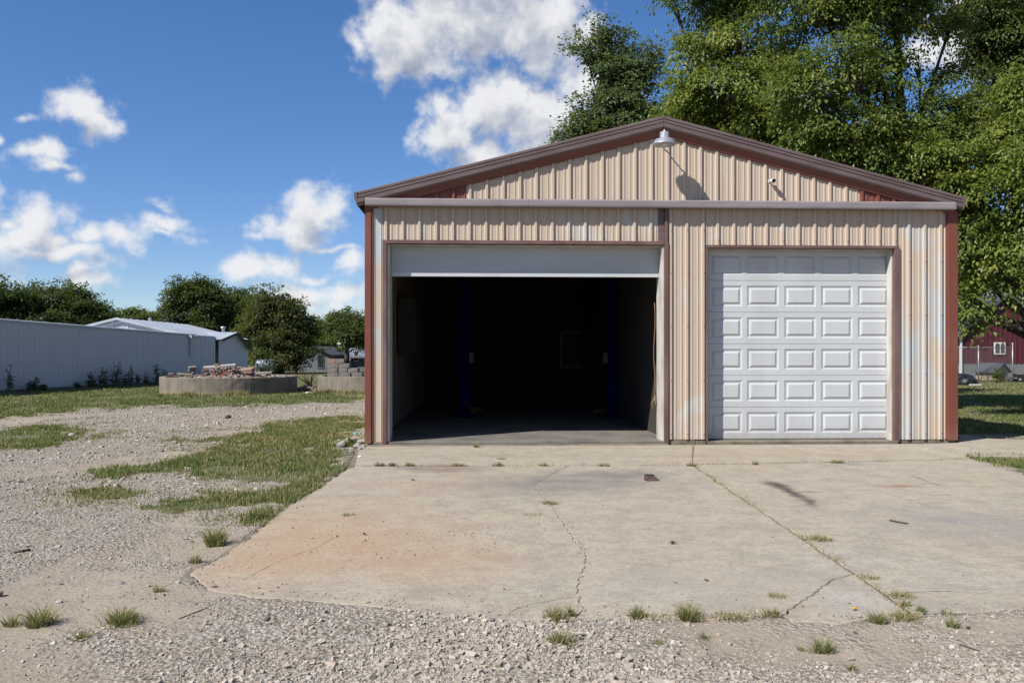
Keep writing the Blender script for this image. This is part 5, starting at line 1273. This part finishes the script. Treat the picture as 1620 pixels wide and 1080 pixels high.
x, y = bbox_pts(210000, [(-8.2, 7.6), (-2.4, 20.5)]); grass_patch('grass', 'rough green and straw grass strip left of the driveway', x, y, 1.2, 101, 0.26)
x, y = bbox_pts(70000, [(-17.0, 12.0), (-8.0, 20.5)]); grass_patch('grass', 'patchy grass on the gravel at the left edge of the view', x, y, 1.25, 105, 0.16)
x, y = bbox_pts(60000, [(-5.0, 5.8), (-2.2, 9.2)]); grass_patch('grass', 'short dry grass along the left edge of the driveway', x, y, 1.1, 102, 0.4)
n = 190000; y = 17/(1-rng.random(n)*(1-17/50.0)); x = -rng.uniform(0.14, 0.95, n)*y; grass_patch('lawn', 'green mown lawn before the white shed and concrete rings', x, y, 1.5, 103, 0.08)
n = 110000; y = 11/(1-rng.random(n)*(1-11/52.0)); x = rng.uniform(0.50, 0.80, n)*y; grass_patch('lawn', 'shaded lawn right of the garage', x, y, 1.4, 104, 0.12)

def tuft(px, py, wpx, n, h, dry, label, name='grass_tuft', group=None, spread=1.0, base=0.0, lean=1.15):
    x0, y0 = G(px, py, base); wd = wpx/F*y0*0.5
    r = np.random.default_rng(int(px*11+py*3)); a = r.uniform(0, 2*np.pi, n); d = np.sqrt(r.random(n))*wd
    cl = r.integers(0, 5, n); nc = len(np.unique(cl)); pw = r.dirichlet(np.ones(5)); cl = r.choice(5, n, p=pw); offx = r.uniform(-.34, .34, 5)[cl]*wd; offy = r.uniform(-.34, .34, 5)[cl]*wd*spread
    cx_, cy_ = offx, offy; x, y = d*0.5*np.cos(a)+offx, d*0.4*np.sin(a)*spread+offy
    t = np.where(r.random(n) < dry+0.28, r.uniform(0.75, 1.0, n), np.clip(r.normal(0.46, 0.17, n), 0, 0.75))
    z = gz(x+x0, y+y0); z = np.maximum(z, base) if base > 0 else z
    zb = float(np.median(z))
    V, T, tt = blades(x, y, z-zb-0.004, 1.15*0.72*h*r.uniform(0.3, 1.15, n)**1.2*np.clip(1.2-np.hypot(x, y)/wd*0.5, 0.4, 1.2), np.full(n, 0.0013+0.00028*y0)*r.uniform(0.7, 1.3, n), t, int(px), lean, np.arctan2(y-cy_, x-cx_)+r.normal(0, 0.5, n), np.clip(np.hypot(x-cx_, (y-cy_)/max(spread, .4))/wd*1.6, 0.05, 1.5))
    return tag(link(name, npmesh(name, V, T, GRASS, tt), None, (x0, y0, zb)), label, 'grass tuft', group)
tuft(337, 866, 46, 420, 0.20, 0.12, 'big green grass tuft at the left edge of the slab')
tuft(308, 896, 28, 140, 0.09, 0.75, 'brown grass tuft at the left front corner of the slab')
tuft(405, 826, 36, 260, 0.14, 0.2, 'green grass tuft on the slab edge above the biggest tuft')
tuft(455, 790, 30, 240, 0.15, 0.2, 'dark green grass tuft where the slab edge bends')
tuft(345, 792, 80, 300, 0.10, 0.55, 'wide low half-dry grass tuft on the gravel left of the slab')
tuft(190, 990, 72, 420, 0.13, 0.25, 'sprawling green grass tuft at lower left, the right one of a pair')
tuft(62, 990, 62, 330, 0.14, 0.35, 'spiky green grass tuft at lower left, the left one of a pair')
tuft(12, 992, 40, 120, 0.10, 0.5, 'thin grass tuft at the lower left edge of the view')
tuft(252, 942, 26, 60, 0.08, 0.95, 'small straw-coloured tuft on bare dirt at lower left')
tuft(130, 1012, 50, 90, 0.06, 0.5, 'flat grass tuft below the pair at lower left')
tuft(880, 982, 48, 240, 0.11, 0.85, 'straw-coloured tuft at the slab front below the long crack', base=ZS*0.6)
tuft(902, 976, 18, 90, 0.09, 0.05, 'little green tuft beside the straw-coloured tuft', base=ZS*0.6)
tuft(890, 1024, 58, 240, 0.09, 0.4, 'mixed green and straw tuft in the gravel below the slab front')
tuft(1006, 978, 32, 200, 0.09, 0.25, 'round green tuft at the slab front right of the long crack', base=ZS*0.6)
tuft(1084, 980, 48, 330, 0.13, 0.25, 'largest green tuft along the front edge of the slab', base=ZS*0.6)
tuft(1150, 978, 70, 170, 0.06, 0.3, 'low spreading tuft right of the largest front tuft', base=ZS*0.6)
tuft(1222, 974, 56, 150, 0.06, 0.4, 'low tuft just left of the broken slab corner', base=ZS*0.6)
tuft(1040, 1021, 26, 50, 0.05, 0.1, 'tiny green tuft in fine gravel, lower middle')
tuft(1112, 1012, 24, 60, 0.05, 0.2, 'small dark tuft in fine gravel under the largest front tuft')
tuft(1388, 992, 36, 190, 0.09, 0.15, 'green tuft below the broken slab corner')
tuft(1345, 985, 70, 220, 0.07, 0.9, 'wide brown dead tuft along the broken slab corner')
tuft(1428, 985, 70, 200, 0.09, 0.7, 'sparse straw tuft at the end of the lengthwise joint')
tuft(1298, 1028, 50, 190, 0.10, 0.25, 'leaning green tuft alone on dirt at lower right')
tuft(1265, 1026, 20, 50, 0.06, 0.95, 'tiny dead tuft left of the leaning green tuft')
tuft(1348, 1056, 26, 60, 0.05, 0.3, 'small tuft near the bottom edge at lower right')
tuft(1508, 996, 34, 110, 0.07, 0.2, 'green tuft beside a brown leaf at lower right')
tuft(1498, 977, 40, 50, 0.04, 0.1, 'thin flat green tuft at the right slab front')
tuft(1432, 957, 22, 90, 0.06, 0.15, 'small green tuft in the lengthwise joint, upper of two', base=ZS)
tuft(1456, 967, 18, 90, 0.06, 0.1, 'small green tuft in the lengthwise joint, lower of two', base=ZS)
tuft(1420, 942, 64, 260, 0.05, 0.95, 'straw tuft spread over the lower end of the lengthwise joint', base=ZS, lean=1.4)
tuft(1296, 854, 60, 240, 0.07, 0.7, 'largest straw-and-green tuft growing in the lengthwise joint', base=ZS)
tuft(1228, 943, 56, 170, 0.04, 1.0, 'flat mat of dry straw left of the broken corner', base=ZS, lean=1.8)
tuft(1376, 914, 50, 120, 0.04, 0.95, 'brown dry wisps where the crack meets the joint', base=ZS, lean=1.5)
tuft(870, 796, 40, 150, 0.06, 0.75, 'straw tuft in the middle of the long crack', base=ZS)
tuft(850, 816, 70, 120, 0.03, 1.0, 'flat straw mat beside the long crack', base=ZS, lean=1.9)
tuft(548, 814, 44, 130, 0.04, 1.0, 'flat straw mat on the left slab', base=ZS, lean=1.9)
for i, (px, wpx, n, dry, lab) in enumerate(((600, 26, 160, 0.8, 'brown tuft in the cross joint nearest the garage left corner'), (621, 18, 120, 0.45, 'greenish tuft in the cross joint near the left corner'), (648, 26, 150, 0.75, 'brown tuft in the cross joint, third from the left'), (724, 40, 120, 0.9, 'flat straw tuft in the cross joint by the dark spill'),
                                  (790, 26, 100, 0.4, 'small green tuft in the cross joint before the open bay'), (860, 24, 80, 0.85, 'straw tuft in the cross joint at the head of the long crack'), (958, 34, 120, 0.8, 'straw tuft in the cross joint before the right jamb'), (1094, 20, 110, 0.1, 'bright green tuft where the two joints meet'),
                                  (1194, 14, 80, 0.1, 'green tuft in the cross joint before the closed door'), (1322, 34, 130, 0.15, 'wider green tuft in the cross joint before the closed door'))):
    tuft(px, 737-(px > 1094)*(px-1094)*0.022, wpx, n, 0.075, dry, lab, base=ZS, spread=0.5)
tuft(754, 707, 12, 60, 0.14, 0.9, 'dry tuft growing at the sill of the open bay', base=0.04)
tuft(795, 727, 20, 60, 0.07, 0.8, 'dry tuft on the apron before the open bay', base=ZS)
tuft(1166, 703, 26, 80, 0.05, 0.3, 'low green tuft at the sill of the closed door', base=ZS)

px_, py_, tt_ = [], [], []
for pts_, nn_ in ((LJ, 520), (TJ, 700), (CR, 70), (front2, 260), (front3, 420)):
    L_ = np.array([(p.x, p.y) for p in pts_]); i_ = rng.integers(0, len(L_)-1, nn_); t_ = rng.random(nn_)[:, None]
    q_ = L_[i_]*(1-t_)+L_[i_+1]*t_; k_ = vnoise(q_[:, 0]*2.1+5, q_[:, 1]*2.1) > 0.42
    q_ = q_[k_]+rng.normal(0, 0.028, (k_.sum(), 2)); px_.append(q_[:, 0]); py_.append(q_[:, 1])
px_ = np.concatenate(px_); py_ = np.concatenate(py_); n = len(px_)
V, T, tt = blades(px_, py_, np.full(n, ZS-0.004), rng.uniform(0.025, 0.065, n), np.full(n, 0.0032), np.clip(rng.normal(0.97, 0.08, n), 0, 1), 333, 1.9)
tag(link('straw', npmesh('straw', V, T, GRASS, tt)), 'wisps of dry straw caught in the driveway joints', 'straw', kind='stuff')

def weed(px, py, h, label, name='weed', leafy=10, mat=LEAF_MID, group=None, seed=1, L_=0.12, y=None, bushy=False, flower=False):
    q = random.Random(seed); x0, y0 = G(px, py) if y is None else ((px-CX)/F*y, y)
    e = empty(name, (x0, y0, 0)); tag(e, label, 'weed', group); mb = MB(); lv = MB()
    for k in range(4 if bushy else 1):
        lean = Vector((q.uniform(-.14, .14), q.uniform(-.1, .1), 1)) if bushy else Vector((-0.16, 0, 1))
        hh = h*q.uniform(0.6, 1); p = [Vector((q.uniform(-.1, .1)*h*bushy, 0, 0))+lean*hh*t+Vector((0.02*math.sin(5*t+k), 0, 0)) for t in (0, 0.33, 0.66, 1)]
        mb.tube(p, [h*0.014, h*0.013, h*0.010, h*0.005], 5)
        for j in range(leafy):
            t = q.uniform(0.15, 1); c = p[0].lerp(p[3], t); a = q.uniform(0, 6.28); d = Vector((math.cos(a), math.sin(a), q.uniform(0.0, 0.9))).normalized(); s = d.cross(Vector((0, 0, 1))).normalized()
            l = L_*q.uniform(0.6, 1.3)*(1.1-0.5*t)
            lv.add([c, c+d*l*0.45+s*l*0.16, c+d*l-Vector((0, 0, l*0.25)), c+d*l*0.45-s*l*0.16], [(0, 1, 2, 3)])
    mb.build('stem', STEM, e)
    o = lv.build('leaves', mat, e); o.data.attributes.new('tint', 'FLOAT', 'POINT').data.foreach_set('value', [q.random() for _ in o.data.vertices])
    if flower:
        fm = MB(); tp = Vector((-0.16*h, 0, h))
        for j in range(46):
            d = Vector((q.gauss(0, 1), q.gauss(0, 1), q.gauss(0.3, 1))).normalized()*q.uniform(0.02, 0.09); r = 0.012
            fm.lathe([(0, -r), (r, 0), (0, r)], tp+Vector((d.x*0.7, d.y*0.7, d.z*1.5-0.03)), 4)
        fm.build('flower_head', FLOWER, e)
weed(578, 672, 0.62, 'tall lone weed with a yellow-green flower head at the garage corner', leafy=4, L_=0.06, flower=True, seed=4)
weed(554, 706, 0.20, 'small leafy green weed among the pale stones', leafy=14, bushy=True, L_=0.11, seed=6, mat=LEAF_YEL)
ORD = 'first second third fourth fifth sixth seventh eighth ninth tenth eleventh twelfth thirteenth fourteenth fifteenth sixteenth seventeenth eighteenth nineteenth'.split()
for i, (px, hh) in enumerate(((16, 1.15), (47, 0.55), (57, 0.65), (68, 0.35), (122, 0.35), (142, 0.85), (146, 0.6), (160, 1.1), (166, 1.0), (180, 1.35), (186, 1.05), (198, 0.8), (206, 1.05), (218, 0.7), (230, 0.6), (247, 1.15), (252, 0.85), (262, 0.8), (274, 0.75))):
    s = 24+random.uniform(0, .3); yy = None
    yv = 32.8; 
    for _ in range(30): yv = ((px-CX)/F*yv*0+ (wall_x(yv)+0.45)/((px-CX)/F))
    weed(px, 0, hh, '%s dark weed from the left along the base of the white shed wall' % ORD[i], leafy=16, bushy=True, L_=0.27, seed=50+i, mat=LEAF_FAR, group='weeds along the white shed', y=yv)
weed(318, 0, 1.5, 'tall pale weed standing before the far end of the white shed', leafy=10, L_=0.2, seed=90, mat=LEAF_FARL, y=46.5)
weed(1579, 0, 0.85, 'leafy plant growing in front of the dog house', leafy=16, bushy=True, L_=0.4, seed=91, mat=LEAF_YEL, y=46.0)
for i, (px, py, w_) in enumerate(((520, 622, 30), (560, 623, 30), (375, 625, 26), (300, 627, 24))):
    x0, y0 = G(px, py+0.5); n = 300; xx = rng.normal(0, w_/F*y0*0.35, n); yy = rng.normal(0, 0.08, n)
    V, T, tt = blades(xx, yy, np.zeros(n), rng.uniform(0.08, 0.26, n), np.full(n, 0.012), rng.uniform(0.65, 1, n), 300+i, 0.4)
    tag(link('grass_tuft', npmesh('grass_tuft', V, T, GRASS, tt), None, (x0, y0-0.05, 0)), ('dry tuft at the left foot of the right ring', 'dry tuft at the foot of the right ring next to the garage', 'dry tuft at the middle foot of the left ring', 'dry tuft at the left part of the left ring foot')[i], 'grass tuft')

# ------------------------------------------------------------------ small litter
def stick(pts, r, label, z=ZS, mat=STICKM, name='stick'):
    P_ = [G(*p, z) for p in pts]; c = Vector((*P_[0], 0)); vs = []
    for x, y in P_:
        zz_ = max(float(gz(np.array([x]), np.array([y]))[0]), z if z > 0.01 else -1); vs.append(Vector((x, y, zz_+r))-c)
    o = MB().tube(vs, [r, r*0.9]+[r*0.5]*(len(vs)-2), 6).build(name, mat, None, loc=c); return tag(o, label, 'stick')
stick([(1408, 824), (1422, 827), (1437, 829)], 0.009, 'short dark stick on the right-hand slab')
stick([(283, 985), (312, 976), (328, 969), (338, 962)], 0.0035, 'thin curved dark twig on dirt left of the dense gravel', 0.0)
stick([(1518, 1023), (1535, 1028), (1551, 1033)], 0.005, 'thin brown twig on dirt at lower right', 0.0)
stick([(1188, 1066), (1200, 1073), (1222, 1077)], 0.004, 'thin bent twig near the bottom edge, right of middle', 0.0)
stick([(22, 873), (48, 869)], 0.010, 'dark short stick on the gravel at the left', 0.0)
sc = empty('metal_scrap', (*G(1033, 760, ZS), ZS), 0.3); tag(sc, 'bent dark wedge of scrap on the slab before the open bay', 'scrap')
MB().add([(-0.09, -0.03, 0.004), (0.07, -0.04, 0.004), (0.06, 0.09, 0.05), (-0.07, 0.08, 0.06), (-0.09, -0.03, 0.0), (0.09, -0.04, 0.0), (0.07, 0.10, 0.0), (-0.08, 0.09, 0.0)], [(0, 1, 2, 3), (4, 7, 6, 5), (0, 4, 5, 1), (1, 5, 6, 2), (2, 6, 7, 3), (3, 7, 4, 0)]).build('plate', RUSTM, sc, 0.003)
MB().tube([(-0.085, -0.02, 0.012), (-0.07, 0.085, 0.064), (0.06, 0.095, 0.054)], 0.006, 5).build('folded_edge', RUSTM, sc)
LEAFB = simple('dead_leaf', (0.16, 0.075, 0.03), (0.10, 0.05, 0.025), 20, 0.8)
def leaf(px, py, s, label, base=ZS, mat=LEAFB, group=None):
    q = random.Random(int(px*5+py)); x, y = G(px, py, base); z = max(base, float(gz(np.array([x]), np.array([y]))[0])); L_ = s/F*y
    vs = [(0, 0, 0)]; n = 9
    for k in range(n):
        t = 2*math.pi*k/n; rr = L_*(0.5 if k % 2 else 0.32)*q.uniform(0.8, 1.2); vs.append((rr*math.cos(t), rr*0.7*math.sin(t), q.uniform(0.0, 0.3)*L_))
    o = MB().add(vs, [(0, 1+k, 1+(k+1) % n) for k in range(n)]).build('dead_leaf', mat, None, loc=(x, y, z+0.006), rot=(0, 0, q.uniform(0, 6))); return tag(o, label, 'leaf', group)
leaf(1065, 860, 14, 'curled brown leaf on the slab right of the long crack')
leaf(1118, 919, 10, 'brown leaf low on the slab below the curled one')
leaf(1068, 922, 8, 'small brown leaf level with the crack bend')
leaf(1531, 999, 12, 'orange-brown leaf beside the lower right green tuft', 0.0)
leaf(653, 760, 9, 'dark leaf on the left slab near the dark spill')
leaf(577, 846, 9, 'dark leaf on the rusty part of the left slab')
leaf(578, 856, 6, 'small black leaf fragment below the dark leaf on the rusty slab')
leaf(1353, 1008, 10, 'grey curled leaf on dirt at lower right', 0.0, STICKM)
leaf(1466, 1010, 9, 'pale grey leaf on dirt at lower right', 0.0, simple('grey_leaf', (0.3, 0.29, 0.28), None, 10, 0.8))
leaf(1126, 1054, 10, 'brown leaf in the gravel near the bottom edge', 0.0)
leaf(1072, 1036, 9, 'dark leaf on gravel, lower middle', 0.0, STICKM)
x, y = G(1352, 973, 0.0); o = MB().tube([(-0.012, 0, 0.012), (0.012, 0.004, 0.012)], 0.008, 8).build('bottle_cap', YELLOWB, None, 0.002, (x, y, ZS)); tag(o, 'tiny yellow cap at the front of the broken slab corner', 'cap')
x, y = G(563, 689, 0.0); o = MB().lathe([(0.0, 0.035), (0.022, 0.031), (0.029, 0.0)], (0, 0, 0), 14).build('plastic_cup', CYAN, None, loc=(x, y, 0.04), rot=(0.5, 0.3, 0)); tag(o, 'bright cyan bit of plastic on the stones by the garage corner', 'cup')
clod = rock(432, 716, 26, 'flat heap of dry brown cut grass on the grass strip', STICKM, flat=0.25, seed=77, name='clod')
